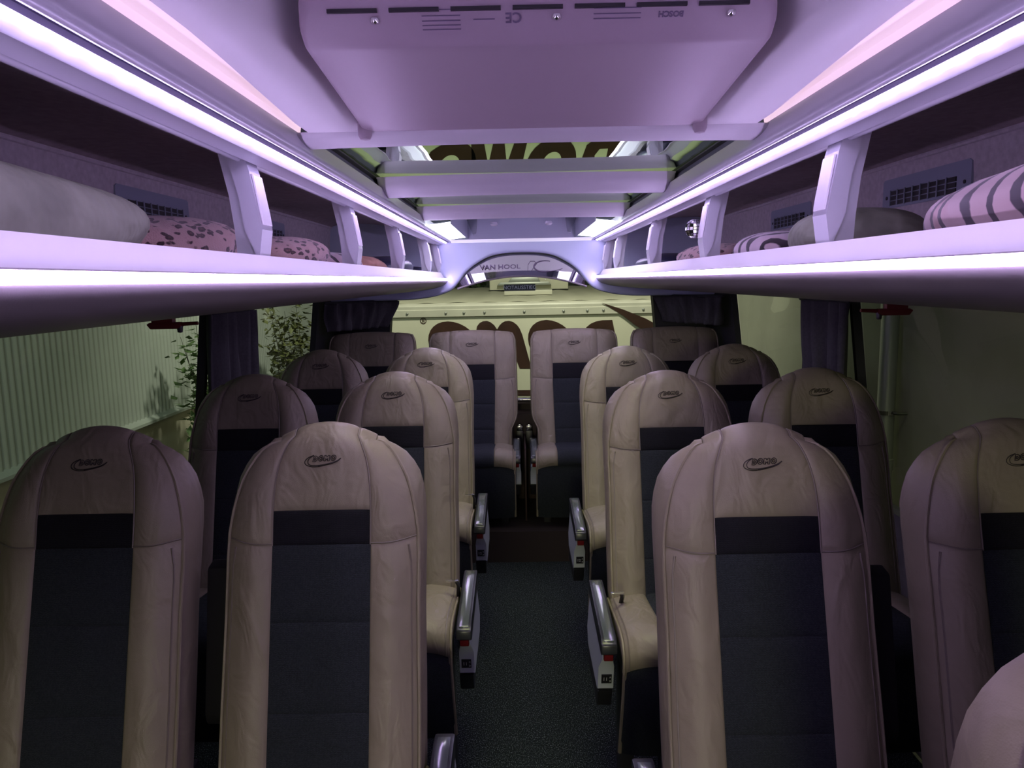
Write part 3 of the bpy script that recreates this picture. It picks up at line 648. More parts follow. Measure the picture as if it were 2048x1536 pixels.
def make_back(K):
    def thick(u): return lerp(.052, .105, min(1, u / .16))
    def front(u, s):
        wv = interp(K['wf'], u); tp = max(0.0, 1 - u / .12)
        wing = .014 * math.exp(-((abs(s) - .74) / .2) ** 2) * min(1, u / .12)
        y = interp(PY, u) + .022 * abs(s) ** 4 - wing
        z = interp(PZ, u) - K['arch'] * s * s * tp * tp
        return Vector((s * wv, y, z))
    def back(u, s):
        wv = interp(K['wf'], u) + interp(K['flare'], u); tp = max(0.0, 1 - u / .12)
        return Vector((s * wv, interp(PY, u) + thick(u) - .012 * s * s, interp(PZ, u) - K['arch'] * s * s * tp * tp))
    def P(u, s):
        if u >= 0: return front(u, s)
        v = min(1, -u / .1); p = front(0, s).lerp(back(0, s), v); p.z += .014 * math.sin(math.pi * v) * (1 - .3 * s * s)
        return p
    def N(u, s):
        e = .004
        a = P(u + e, s) - P(u - e, s); b = P(u, s + .02) - P(u, s - .02)
        return a.cross(b).normalized()
    def patch(name, u0, u1, s0, s1, mat, nu, ns, h=.005, edge=-.0012, bow=(0, 0)):
        """u across height, s0/s1 functions of u"""
        rows = []
        ts = [0, .012, .04] + [lerp(.04, .96, k / nu) for k in range(1, nu)] + [.96, .988, 1]
        ss = [0, .02, .06] + [lerp(.06, .94, k / ns) for k in range(1, ns)] + [.94, .98, 1]
        for a in ts:
            row = []
            for b in ss:
                sv0 = s0; sm = b
                u = lerp(u0, u1, a)
                s = lerp(s0(u), s1(u), b)
                uu = u + s * s * (bow[0] * (1 - a) ** 3 + bow[1] * a ** 3)
                da, db = abs(2 * a - 1), abs(2 * b - 1)
                d = max(da, db)
                off = edge + (h * .55 - edge) * (1 - d ** 14)
                row.append(P(uu, s) + N(uu, s) * off)
            rows.append(row)
        return MB().grid(rows).mesh(name, mat, angle=80)
    sc_ = lambda u: interp(K['wc'], max(0, u)) / interp(K['wf'], max(0, u))
    b0, b1 = K['band']; out = []
    cl, cr = (lambda u: -sc_(u)), (lambda u: sc_(u))
    out.append(('headrest_panel', patch('headrest_panel', -.10, b0, cl, cr, M['leather'], 14, 12, .006)))
    out.append(('headrest_side', patch('headrest_side', -.10, b1, lambda u: -1, cl, M['leather'], 14, 8, .005, bow=(0, -.010))))
    out.append(('headrest_side', patch('headrest_side', -.10, b1, cr, lambda u: 1, M['leather'], 14, 8, .005, bow=(0, -.010))))
    out.append(('headrest_band', patch('headrest_band', b0, b1, cl, cr, M['band'], 5, 10, .003)))
    e0, e1 = K['seams']
    out.append(('back_cushion', patch('back_cushion', b1, e0, cl, cr, M['mesh'], 8, 10, .003)))
    out.append(('back_cushion', patch('back_cushion', e0, e1, cl, cr, M['mesh'], 8, 10, .004)))
    out.append(('back_cushion', patch('back_cushion', e1, K['end'], cl, cr, M['mesh'], 8, 10, .004)))
    out.append(('side_bolster', patch('side_bolster', b1, K['end'], lambda u: -1, cl, M['leather'], 16, 8, .006, bow=(-.010, 0))))
    out.append(('side_bolster', patch('side_bolster', b1, K['end'], cr, lambda u: 1, M['leather'], 16, 8, .006, bow=(-.010, 0))))
    us = [0, .006, .015, .03, .05, .075, .10, .13, .16, .20, .25, .3, .36, .42, .46, .49, .515, .54, .57, .62, K['end']]
    for s in (-1, 1):
        rows = []
        for u in us:
            a, b = front(u, s), back(u, s)
            rows.append([(P(-.1 * t, s) if u == 0 else a.lerp(b, t) + Vector((s * .007 * math.sin(math.pi * t), 0, .008 * math.sin(math.pi * t) if u < .01 else 0))) for t in (0, .05, .2, .5, .8, 1)])
        out.append(('side_gusset', MB().grid(rows).mesh('side_gusset', M['leather'], angle=80)))
        out.append(('piping', MB().tube([front(u, s) + Vector((s * .0014, -.0022, .0015 if u < .05 else 0)) for u in us], .0034, 6).mesh('piping', M['leather'])))
        u2 = [b1 + .004 + (K['end'] - b1 - .01) * k / 14 for k in range(15)]
        out.append(('stitch_line', MB().tube([P(u, s * (.93 - .03 * math.exp(-((u - b1) / .03) ** 2))) + N(u, s * .93) * .0026 for u in u2], .0022, 5).mesh('stitch_line', M['leather_dark'])))
    for s in (-1, 1):
        uu = [-.08 + (b1 + .08) * k / 24 for k in range(25)]
        out.append(('seam', MB().tube([P(u, s * sc_(u)) + N(u, s * sc_(u)) * .0008 for u in uu], .0016, 5).mesh('seam', M['leather_dark'])))
        out.append(('seam', MB().tube([P(b1 - .010 * q * q, s * q) + N(b1 - .010 * q * q, s * q) * .0006 for q in [lerp(sc_(b1), .98, k / 8) for k in range(9)]], .0015, 5).mesh('seam', M['leather_dark'])))
    rows = [[back(u, lerp(-1, 1, k / 8)) + Vector((0, .012 * (1 - (lerp(-1, 1, k / 8)) ** 2), 0)) for k in range(9)] for u in us]
    out.append(('back_shell', MB().grid(rows).mesh('back_shell', M['black'], angle=80)))
    # embroidered word and swoosh
    uc = (b0) * .40
    def E(px, py):
        a = (px - 980) * 5.16e-5; b = (570 - py) * 5.16e-5
        u = uc - b; s = a / interp(K['wf'], u)
        return P(u, s) + N(u, s) * .0042
    def poly(pts, closed=True, sub=3):
        q = []
        for i in range(len(pts) if closed else len(pts) - 1):
            a, b = pts[i], pts[(i + 1) % len(pts)]
            for k in range(sub): q.append((lerp(a[0], b[0], k / sub), lerp(a[1], b[1], k / sub)))
        if not closed: q.append(pts[-1])
        return [E(*p) for p in q]
    def ell(cx, cy, rx, ry, sh, n=14): return [(cx + rx * math.cos(2 * math.pi * k / n) - sh * ry * math.sin(2 * math.pi * k / n), cy + ry * math.sin(2 * math.pi * k / n)) for k in range(n)]
    lg = MB(); R_ = .00085
    so = smooth_tab([(635, 355), (450, 420), (330, 510), (290, 600), (320, 690), (430, 750), (600, 785), (850, 775), (1100, 725), (1350, 665), (1550, 580), (1675, 468)], 2)
    si = smooth_tab([(635, 360), (480, 455), (412, 550), (412, 640), (465, 705), (600, 735), (850, 730), (1100, 690), (1350, 630), (1550, 550), (1675, 468)], 2)
    lg.tube([E(*p) for p in so], R_, 4); lg.tube([E(*p) for p in si], R_, 4)
    sm_ = smooth_tab([(800, 757), (1100, 707), (1350, 648), (1550, 565), (1660, 475)], 2); lg.tube([E(*p) for p in sm_], R_ * 1.3, 4)
    lg.tube(poly([(640, 390), (720, 385), (775, 420), (785, 480), (750, 550), (690, 592), (590, 600)], True, 2), R_, 4, True)
    lg.tube(poly([(665, 450), (710, 450), (722, 490), (690, 535), (645, 545)], True, 2), R_, 4, True)
    for cx, cy, rx, ry in ((900, 472, 92, 105), (1383, 460, 98, 105)):
        lg.tube([E(*p) for p in ell(cx, cy, rx, ry, .18)], R_, 4, True); lg.tube([E(*p) for p in ell(cx, cy, rx * .48, ry * .45, .18, 10)], R_, 4, True)
    lg.tube(poly([(1045, 370), (1110, 368), (1140, 430), (1190, 365), (1252, 368), (1228, 570), (1160, 572), (1172, 480), (1120, 530), (1095, 480), (1080, 572), (1010, 572)], True, 2), R_, 4, True)
    out.append(('embroidery', lg.mesh('embroidery', M['thread'])))
    return out
CPATH = smooth_tab([(0, -.115, .598), (.10, -.20, .606), (.22, -.32, .620), (.30, -.40, .627), (.345, -.445, .620), (.375, -.468, .600), (.40, -.474, .575), (.425, -.468, .548)], 5)
CY = [(a, b) for a, b, c in CPATH]; CZt = [(a, c) for a, b, c in CPATH]
def make_cushion(hw, hc):
    def P(u, s):
        n = abs(s)
        return Vector((s * hw, interp(CY, u) + .02 * n ** 5 * min(1, u / .3), interp(CZt, u) - .030 * n ** 5 - .006 * math.cos(min(1, n / .6) * math.pi / 2)))
    def patch(name, u0, u1, s0, s1, mat, nu, ns, h=.006, edge=-.003):
        rows = []
        for a in [0, .015, .05] + [lerp(.05, .95, k / nu) for k in range(1, nu)] + [.95, .985, 1]:
            row = []
            for b in [0, .03, .08] + [lerp(.08, .92, k / ns) for k in range(1, ns)] + [.92, .97, 1]:
                u, s = lerp(u0, u1, a), lerp(s0, s1, b); e = .004
                n = (P(u + e, s) - P(u - e, s)).cross(P(u, s + .02) - P(u, s - .02)).normalized()
                d = max(abs(2 * a - 1), abs(2 * b - 1)); row.append(P(u, s) + n * (edge + (h - edge) * (1 - d ** 8)))
            rows.append(row)
        return MB().grid(rows).mesh(name, mat, angle=80)
    r = hc / hw; out = []
    out.append(('seat_cushion', patch('seat_cushion', 0, .425, -r, r, M['mesh'], 16, 8)))
    out.append(('seat_bolster', patch('seat_bolster', 0, .425, -1, -r, M['leather'], 16, 7)))
    out.append(('seat_bolster', patch('seat_bolster', 0, .425, r, 1, M['leather'], 16, 7)))
    us = [k * .425 / 16 for k in range(17)]
    for s in (-1, 1):
        rows = []
        for u in us:
            p = P(u, s); yb = lerp(p.y, -.30, .25 if p.y < -.3 else .05); q = Vector((s * (hw - .012), max(p.y, -.41), .515))
            rows.append([p.lerp(q, t) + Vector((s * .008 * math.sin(math.pi * t), 0, 0)) for t in (0, .06, .3, .6, 1)])
        out.append(('seat_gusset', MB().grid(rows).mesh('seat_gusset', M['leather'], angle=80)))
        out.append(('piping', MB().tube([P(u, s) + Vector((0, 0, .001)) for u in us], .0034, 6).mesh('piping', M['leather'])))
        out.append(('piping', MB().tube([P(u, s * .94) + Vector((0, -.004 if u > .34 else 0, .0055)) for u in us], .0022, 5).mesh('piping', M['leather_dark'])))
    # dark calf panel hanging below the nose
    rows = []
    for k in range(11):
        v = k / 10; z = lerp(.553, .235, v); y = -.462 + .10 * v ** 1.2 - .012 * math.sin(math.pi * v)
        rows.append([(lerp(-1, 1, i / 10) * (hw - .004), y + .016 * abs(lerp(-1, 1, i / 10)) ** 6, z) for i in range(11)])
    out.append(('calf_panel', MB().grid(rows).mesh('calf_panel', M['mesh'], angle=80)))
    for s in (-1, 1):
        out.append(('piping', MB().tube([(s * (hw - .004), -.448 + .10 * (k / 10) ** 1.2, lerp(.556, .24, k / 10)) for k in range(11)], .006, 6).mesh('piping', M['leather'])))
    out.append(('seat_pan', MB().box(-hw + .02, hw - .02, -.42, -.02, .42, .53).mesh('seat_pan', M['black'], bevel=.008)))
    out.append(('pedestal', MB().box(-.04, .04, -.32, -.06, 0.0, .43).mesh('pedestal', M['black'], bevel=.006)))
    return out
SEATM = {'round': make_back(ROUND) + make_cushion(.20, .098), 'square': make_back(SQUARE) + make_cushion(.235, .125)}

def aisle_side(seat, sx, num, let, hw=.20, plate=True, up=False):
    """armrest and moulded side cover on the aisle flank; sx = direction of the aisle"""
    xc = sx * (hw + .031); dz = -.014
    sh_ = lambda l: [(y, z + dz) for y, z in l]
    prof = [(-.07, .606), (-.065, .6215), (-.10, .624), (-.385, .603), (-.408, .590), (-.412, .566), (-.39, .553), (-.13, .572), (-.075, .580)]
    ar = MB().prism(sh_(prof), xc - .0205, xc + .0205, 'x').obj('armrest', M['armside'], seat, bevel=.005)
    top_ = [(-.085, .6240), (-.12, .6230), (-.38, .6035), (-.402, .595), (-.400, .5985), (-.385, .6060), (-.12, .6258), (-.085, .6265)]
    MB().prism(sh_(top_), xc - .0130, xc + .0130, 'x').obj('armrest_top', M['arm'], ar, bevel=.0012, label='glossy armrest top')
    lo = MB(); out_ = [(-.04, .575), (-.37, .560), (-.374, .535), (-.352, .50), (-.340, .465), (-.332, .428), (-.31, .416), (-.06, .416), (-.035, .46)]; out_ = sh_(out_)
    rows = []
    for k, dx in enumerate((-.019, -.018, .019, .022)):
        rows.append([(xc + sx * (dx if z < .50 else dx * .62), y, z) for y, z in out_])
    n = len(out_); lo.grid([r + [r[0]] for r in rows]); lo.f.append(tuple(range(n))); m_ = len(lo.v); lo.f.append(tuple(range(m_ - 1, m_ - 1 - (n + 1), -1)))
    cv = lo.obj('side_cover', M['cover'], seat, angle=35)
    MB().prism(sh_([(-.396, .556), (-.388, .535), (-.365, .530), (-.35, .556)]), xc - .012, xc + .012, 'x').obj('recline_button', M['red'], cv, bevel=.003)
    MB().prism(sh_([(-.332, .420), (-.06, .416), (-.06, .36), (-.30, .36)]), xc - .022, xc + .018, 'x').obj('base_bracket', M['black'], seat, bevel=.004)
    MB().box(xc - sx * .07 - .02, xc - sx * .07 + .02, -.24, -.16, 0, .43).obj('seat_leg', M['black'], seat, bevel=.004)
    if plate:
        pl = MB().box(-.0135, .0135, -.0015, .0015, -.0145, .0145).obj('number_plate', M['black'], cv, smooth=False)
        pl.matrix_basis = Matrix.Translation((xc, -.347, .480)) @ Matrix.Rotation(math.radians(-19 + 0), 4, 'X')
        pl.matrix_basis = Matrix.Translation((xc, -.3425, .461 + dz)) @ Matrix.Rotation(math.radians(16), 4, 'X')
        return pl
    return cv
def plate_text(pl, num, a, b):
    # third level already used by the plate: the figures are joined into the plate's own mesh
    bm = bmesh.new(); bm.from_mesh(pl.data)
    for body, size, x, z in ((num, .0165, -.0035, 0), (a, .0085, .0095, .0065), (b, .0085, .0095, -.0065)):
        me = text_mesh('figures', body, size, M['text_white'], .0002, .0002)
        n0 = len(bm.verts); f0 = len(bm.faces); bm.from_mesh(me); bm.verts.ensure_lookup_table(); bm.faces.ensure_lookup_table()
        for v in bm.verts[n0:]:
            x_, y_ = v.co.x, v.co.y; v.co = Vector((x_ * .85 + x, -.0019, y_ + z))
        for f in bm.faces[f0:]: f.material_index = 1
        bpy.data.meshes.remove(me)
    me2 = bpy.data.meshes.new('number_plate'); bm.to_mesh(me2); bm.free()
    me2.materials.append(M['black']); me2.materials.append(M['text_white']); pl.data = me2
def seat(kind, x, y, label, aisle=0, num=None, lets=None, mid=0, dz=0.0, group=None):
    e = empty('coach_seat', (x, y, dz), label=label, cat='seat', group=group)
    for nm, me in SEATM[kind]: link(nm, me, e)
    hw = .20 if kind == 'round' else .235
    if aisle:
        pl = aisle_side(e, aisle, num, lets, hw if kind == 'round' else .212, plate=num is not None)
        if num: plate_text(pl, num, *lets)
    if mid:
        xm = mid * .2225
        a = MB().prism([(.02, .945), (-.012, .938), (-.075, .66), (-.07, .635), (-.03, .63), (.05, .93)], xm - .021, xm + .021, 'x').obj('folded_armrest', M['dull'], e, bevel=.006)
    return e
LX, OX = .42, .867
rowsL = [(1.43, None, None), (2.27, '11', ('C', 'D')), (3.11, '12', ('C', 'D'))]
rowsR = [(1.345, None, None), (2.18, '11', ('A', 'B')), (3.02, '12', ('A', 'B'))]
for s, rows_, sidename in ((-1, rowsL, 'metal hall'), (1, rowsR, 'drainpipe')):
    for k, (y, num, lets) in enumerate(rows_):
        if num:
            if num == '11':
                ai = 'round-topped beige leather aisle seat with side plate 11 %s %s' % lets
                wi = 'round-topped beige leather window seat beside the aisle seat marked 11 %s %s' % lets
            else:
                ai = 'round-topped beige aisle seat just in front of the rear bench, plate letters %s %s' % lets
                wi = 'round-topped beige window seat just in front of the rear bench, %s side' % sidename
        else:
            ai = 'round-topped beige aisle seat in front of the pair marked 11 %s' % ('C D' if s < 0 else 'A B')
            wi = 'round-topped beige window seat in front of the pair marked 11 %s' % ('C D' if s < 0 else 'A B')
        if not num: seat('round', s * LX, y, ai, -s, '10', ('C', 'D') if s < 0 else ('A', 'B'), mid=s)
        else: seat('round', s * LX, y, ai, -s, num, lets, mid=s)
        seat('round', s * OX if num else (-.885 if s < 0 else .905), y, wi)
for s, nm in ((-1, 'C D'), (1, 'A B')):
    seat('square', s * .29, 4.19, 'wide square-topped beige middle seat of the rear bench on the %s side' % ('metal hall' if s < 0 else 'drainpipe'), -s)
    seat('square', s * .862, 4.19, 'wide square-topped beige corner seat of the rear bench, %s side, by the curtain' % ('metal hall' if s < 0 else 'drainpipe'))
seat('round', .545, .55, 'round-topped beige seat alone in front of the other seats, only its shoulder showing')

# belts on aisle cushions and at the rear console
for x, y, z, lab in ((-.232, 2.03, .645, 'silver seat belt buckle tucked beside armrest 11 C D'), (-.232, 2.86, .655, 'silver seat belt tongue lying on the seat marked 12 C D'), (.232, 1.94, .640, 'silver seat belt buckle tucked beside armrest 11 A B')):
    b = empty('seat_belt', (x, y, z), label=lab, cat='seat belt')
    MB().add(*(lambda m: (m.v, m.f))(MB().box(-.018, .018, -.006, .006, -.001, .003))).obj('tongue', M['chrome'], b, bevel=.001)
    MB().tube([(.012, 0, 0), (.016, .02, -.02), (.012, .05, -.07)], .006, 6).obj('webbing', M['black'], b)
con = empty('rear_console', (0, 4.42, 0), label='brown console post between the two middle rear seats', cat='console')
MB().box(-.075, .075, -.03, .12, 0.17, .70).obj('body', M['console'], con, bevel=.01)
MB().box(-.005, .005, -.45, -.03, .17, .58).obj('divider', M['console'], con, bevel=.003)
for s in (-1, 1):
    b = empty('seat_belt', (s * .028, 4.33, .62), label='chrome seat belt buckle hanging on the rear console %s' % ('on the C D side' if s < 0 else 'on the A B side'), cat='seat belt')
    MB().box(-.018, .018, -.012, .012, -.008, .022).obj('buckle', M['chrome'], b, bevel=.003)
    MB().box(-.010, .010, -.014, .006, .022, .030).obj('buckle_catch', M['chrome'], b, bevel=.002)
    MB().box(-.02, .02, -.012, .012, -.12, -.009).obj('sleeve', M['black'], b, bevel=.003)
# step under the rear bench
MB().box(-1.18, 1.18, 3.80, 4.56, 0, .17).obj('step', M['step'], None, smooth=False, kind='structure', label='raised dark step carrying the rear bench')

# ================================================================== LUGGAGE ON THE RACKS
def lump(name, label, cat, cx, cy, z0, lx, ly, h, mat, seed, bump=.12, folds=0, tilt=0.0, flat=2.6, group=None):
    rnd = random.Random(seed); n, m = 48, 20; rows = []
    ph = [rnd.uniform(0, 6.28) for _ in range(8)]
    for j in range(m + 1):
        th = j / m * math.pi; row = []        # 0 = bottom, pi = top
        for i in range(n):
            a = 2 * math.pi * i / n
            c, s_ = math.cos(a), math.sin(a); e = 2 / flat
            dx = math.copysign(abs(c) ** e, c); dy = math.copysign(abs(s_) ** e, s_)
            r = math.sin(th) ** .75 if 0 < th < math.pi else 0
            k = 1 + bump * (math.sin(3 * a + ph[0] + 2 * th) * .4 + math.sin(5 * a + ph[1] - 3 * th) * .25 + math.sin(2 * a + ph[2]) * .3)
            x, y = dx * r * lx / 2 * k, dy * r * ly / 2 * k
            zz = (1 - math.cos(th)) / 2
            z = h * (zz ** .8) * (1 + bump * .5 * math.sin(7 * y / ly + ph[3]) + tilt * y / ly)
            if folds: z += folds * math.sin(y / ly * 46 + 5 * x / lx + ph[4]) * math.sin(th) ** 2; x += folds * .6 * math.sin(y / ly * 46 + ph[4]) * r
            row.append((x, y, max(0, z)))
        rows.append(row)
    v = [p for r_ in rows for p in r_]; f = []
    for j in range(m):
        for i in range(n): f.append((j * n + i, j * n + (i + 1) % n, (j + 1) * n + (i + 1) % n, (j + 1) * n + i))
    me = mk(name, v, f, mat, True, 180)
    o = link(name, me, label=label, cat=cat, group=group); o.location = (cx, cy, z0); return o
ZS = Z(-.001)
lump('pillow', 'pale green-white pillow bulging over the rack lip on the hall side', 'pillow', -.675, .79, ZS, .26, .84, .155, M['pillow'], 3, .08)
lump('blanket', 'leopard print fleece blanket next to the pale pillow', 'blanket', -.735, 1.44, ZS, .32, .46, .132, M['leopard'], 4, .06, .006)
lump('blanket', 'leopard print fleece blanket across a rack post from the other leopard blanket', 'blanket', -.66, 1.89, ZS, .30, .40, .120, M['leopard'], 7, .06, .004)
lump('blanket', 'zebra striped fleece blanket on the hall side rack', 'blanket', -.66, 2.315, ZS, .28, .34, .10, M['zebra'], 9, .07, .003)
lump('blanket', 'tan brown rolled fleece blanket behind the zebra blanket', 'blanket', -.62, 2.66, ZS, .24, .34, .095, M['tan'], 11, .06, .004)
lump('bag', 'shiny navy blue soft bag at the rear of the hall side rack', 'bag', -.63, 3.35, ZS, .26, .42, .115, M['navy'], 12, .05)
lump('bag', 'small dark navy bag at the very end of the hall side rack', 'bag', -.60, 3.98, ZS, .22, .22, .08, M['navy'], 17, .05)
lump('blanket', 'large tiger striped fleece blanket on the drainpipe side rack', 'blanket', .60, .78, ZS, .26, .56, .125, M['tiger'], 21, .05, .002, -.22)
lump('pillow', 'mauve grey pillow between the tiger blanket and a rack post', 'pillow', .79, 1.17, ZS, .28, .30, .13, M['pillow_grey'], 22, .03)
lump('pillow', 'off-white rounded pillow against the rack post', 'pillow', .63, 1.47, ZS, .24, .28, .125, M['pillow'], 23, .02, flat=2.2)
lump('blanket', 'black and white striped fleece blanket beside the off-white pillow', 'blanket', .63, 1.80, ZS, .25, .32, .105, M['zebra'], 24, .06, .003)
lump('blanket', 'spotted fleece blanket behind the chrome ball', 'blanket', .62, 2.38, ZS, .25, .44, .10, M['leopard'], 25, .06, .003)
lump('bag', 'dark navy bag at the rear of the drainpipe side rack', 'bag', .62, 3.25, ZS, .25, .50, .10, M['navy'], 26, .05)

# chrome grid ball stuck on a post of the right rack
ball = empty('disco_ball', (.456, 2.052, Z(.128)), label='small chrome mirror ball clamped to a rack post', cat='ball')
mb = MB(); R = .026; nn = 16; mm = 9
for j in range(mm):
    t0, t1 = math.pi * j / mm, math.pi * (j + 1) / mm
    for i in range(nn):
        a0, a1 = 2 * math.pi * i / nn, 2 * math.pi * (i + 1) / nn; g = .10
        q = []
        for tt, aa in ((lerp(t0, t1, g), lerp(a0, a1, g)), (lerp(t0, t1, g), lerp(a0, a1, 1 - g)), (lerp(t0, t1, 1 - g), lerp(a0, a1, 1 - g)), (lerp(t0, t1, 1 - g), lerp(a0, a1, g))):
            q.append((R * math.sin(tt) * math.cos(aa), R * math.sin(tt) * math.sin(aa), R * math.cos(tt)))
        mb.add(q, [(0, 1, 2, 3)])
mb.obj('mirror_facets', M['chrome'], ball, smooth=False, kind='stuff')
MB().lathe([(R * .975 * math.sin(math.pi * k / 12), R * .975 * math.cos(math.pi * k / 12)) for k in range(13)]).obj('ball_core', M['black'], ball)

# ================================================================== OUTSIDE
GZ = -1.10
MB().box(-9, 9, -9, 22, GZ - .1, GZ).obj('ground', M['asphalt'], smooth=False, kind='structure', label='dark asphalt yard around the coach')
# corrugated hall
hall = empty('metal_hall', (-3.5, 8, GZ), label='pale green hall of upright corrugated sheet on a rendered plinth', cat='building')
def iw(o, b): o.parent = b; o.matrix_parent_inverse = Matrix.Translation(-b.location); return o
XW = -3.48; line = []; y = 2.0
while y < 17.0:
    line += [(y + .07 * k / 6, .007 - .007 * math.cos(2 * math.pi * k / 6)) for k in range(6)]; y += .07
zt_, zb_ = Z(3.2), Z(-1.21)
v = [(XW + d, yy, z) for z in (zb_, zt_) for yy, d in line]; n = len(line)
MBh = MB().add(v, [(i, i + 1, n + i + 1, n + i) for i in range(n - 1)])
iw(MBh.obj('corrugated_sheet', M['metal_sheet'], angle=80), hall)
iw(MB().box(XW - .5, XW - .01, 2, 17, GZ, Z(-1.19)).obj('plinth', M['concrete'], smooth=False), hall)
iw(MB().prism([(XW + .002, Z(-1.19)), (XW + .06, Z(-1.225)), (XW + .06, Z(-1.25)), (XW - .02, Z(-1.23))], 2, 17).obj('drip_flashing', M['metal_sheet'], smooth=False), hall)
# shrubs in front of the hall
def shrub(label, x, y, h, spread, nst, nlf, seed, mat, lsz):
    rnd = random.Random(seed); e = empty('shrub', (x, y, GZ), label=label, cat='shrub')
    st = MB(); lf = MB()
    for k in range(nst):
        a = rnd.uniform(0, 6.28); top_ = Vector((spread * rnd.uniform(-1, 1) * .35, spread * rnd.uniform(-1, 1), h * rnd.uniform(.55, 1)))
        pts = [Vector((0, 0, 0)).lerp(top_, t) + Vector((.04 * math.sin(5 * t + a), .06 * math.sin(4 * t + a), 0)) + Vector((0, 0, .25 * h * t * (1 - t))) for t in [i / 7 for i in range(8)]]
        st.tube(pts, [.010 * (1 - .8 * i / 7) for i in range(8)], 5)
        for q in range(nlf):
            t = rnd.uniform(.38, 1); i = min(6, int(t * 7)); p = pts[i].lerp(pts[i + 1], t * 7 - i)
            p = p + Vector((rnd.gauss(0, .05), rnd.gauss(0, .09), rnd.gauss(0, .05)))
            d = Vector((rnd.uniform(-1, 1), rnd.uniform(-1, 1), rnd.uniform(-.5, .4))).normalized(); w_ = d.cross(Vector((rnd.uniform(-.3, .3), rnd.uniform(-.3, .3), 1))).normalized()
            L = lsz * rnd.uniform(.7, 1.3); nrm_ = d.cross(w_)
            lf.add([p, p + d * L * .45 + w_ * L * .27 + nrm_ * L * .06, p + d * L, p + d * L * .45 - w_ * L * .27 + nrm_ * L * .06], [(0, 1, 2), (0, 2, 3)])
    st.obj('stems', M['bark'], e, kind='stuff'); lf.obj('foliage', mat, e, smooth=False, kind='stuff')
    return e
shrub('leafy shrub with long side shoot against the corrugated hall', -3.02, 7.15, 2.35, .50, 13, 80, 31, M['leaf'], .10)
shrub('bushy green shrub seen between the two curtains', -2.85, 9.3, 2.45, .70, 18, 110, 32, M['leaf2'], .10)
shrub('thin feathery shrub beside the bushy one by the hall', -2.75, 10.9, 2.6, .50, 10, 60, 35, M['leaf'], .06)
shrub('low yellowish weed growing at the plinth of the hall', -3.2, 5.6, 1.0, .35, 9, 30, 33, M['leaf2'], .06)
# rendered wall with downpipe
bw = empty('rendered_building', (2.3, 6, GZ), label='olive rendered wall with a zinc drainpipe across the coach from the metal hall', cat='building')
iw(MB().box(2.2, 2.6, -2, 16, GZ, 6).obj('wall_face', M['render'], smooth=False), bw)
iw(MB().tube([(2.125, 4.30, GZ), (2.125, 4.30, 1.0), (2.125, 4.30, 6)], .049, 20).obj('drainpipe', M['zinc'], angle=60), bw)
for z in (.28, 1.20):
    iw(MB().lathe([(.049, -.035), (.054, -.035), (.055, .03), (.049, .035)], (2.125, 4.30, z + .1)).obj('pipe_socket', M['zinc']), bw)
iw(MB().lathe([(.05, -.012), (.056, -.012), (.056, .012), (.05, .012)], (2.125, 4.30, .69)).obj('pipe_clip', M['chrome']), bw)
iw(MB().tube([(2.14, 4.24, .69), (2.16, 4.22, .69), (2.2, 4.20, .695)], .008, 8).obj('clip_screw', M['chrome']), bw)
# trailer behind the rear window
TY = 9.2; KT = TY / 7.0
XL, XR = -2.4, 2.12
tr = empty('luggage_trailer', (0, TY + 1.5, GZ), label='cream white box trailer with big brown mirror-written letters behind the rear window', cat='trailer')
iw(MB().box(XL, XR, TY, TY + 7.0, GZ + .25, Z(-.28 * KT)).obj('box_body', M['trailer'], bevel=.01), tr)
iw(MB().prism([(TY - .018, Z(-.315 * KT)), (TY - .018, Z(-.235 * KT)), (TY - .010, Z(-.222 * KT)), (TY + .06, Z(-.205 * KT)), (TY + .06, Z(-.315 * KT))], XL, XR, 'x').obj('top_rail', M['rail'], smooth=False), tr)
iw(MB().prism([(TY - .026, Z(-.330 * KT)), (TY - .026, Z(-.268 * KT)), (TY - .019, Z(-.262 * KT)), (TY - .015, Z(-.330 * KT))], XL, XR, 'x').obj('rivet_rail', M['rail'], smooth=False), tr)
for px in (816, 893, 929, 970, 1049, 1127, 1174, 1206, 1285, 1360, 740, 664):
    xx = (px - 1035) / 1480 * TY - .03
    iw(MB().lathe([(0, -.018), (.013, -.012), (.018, 0.0)], (xx, TY - .026, Z(-.297 * KT)), 'y', 12).obj('rivet', M['zinc']), tr)
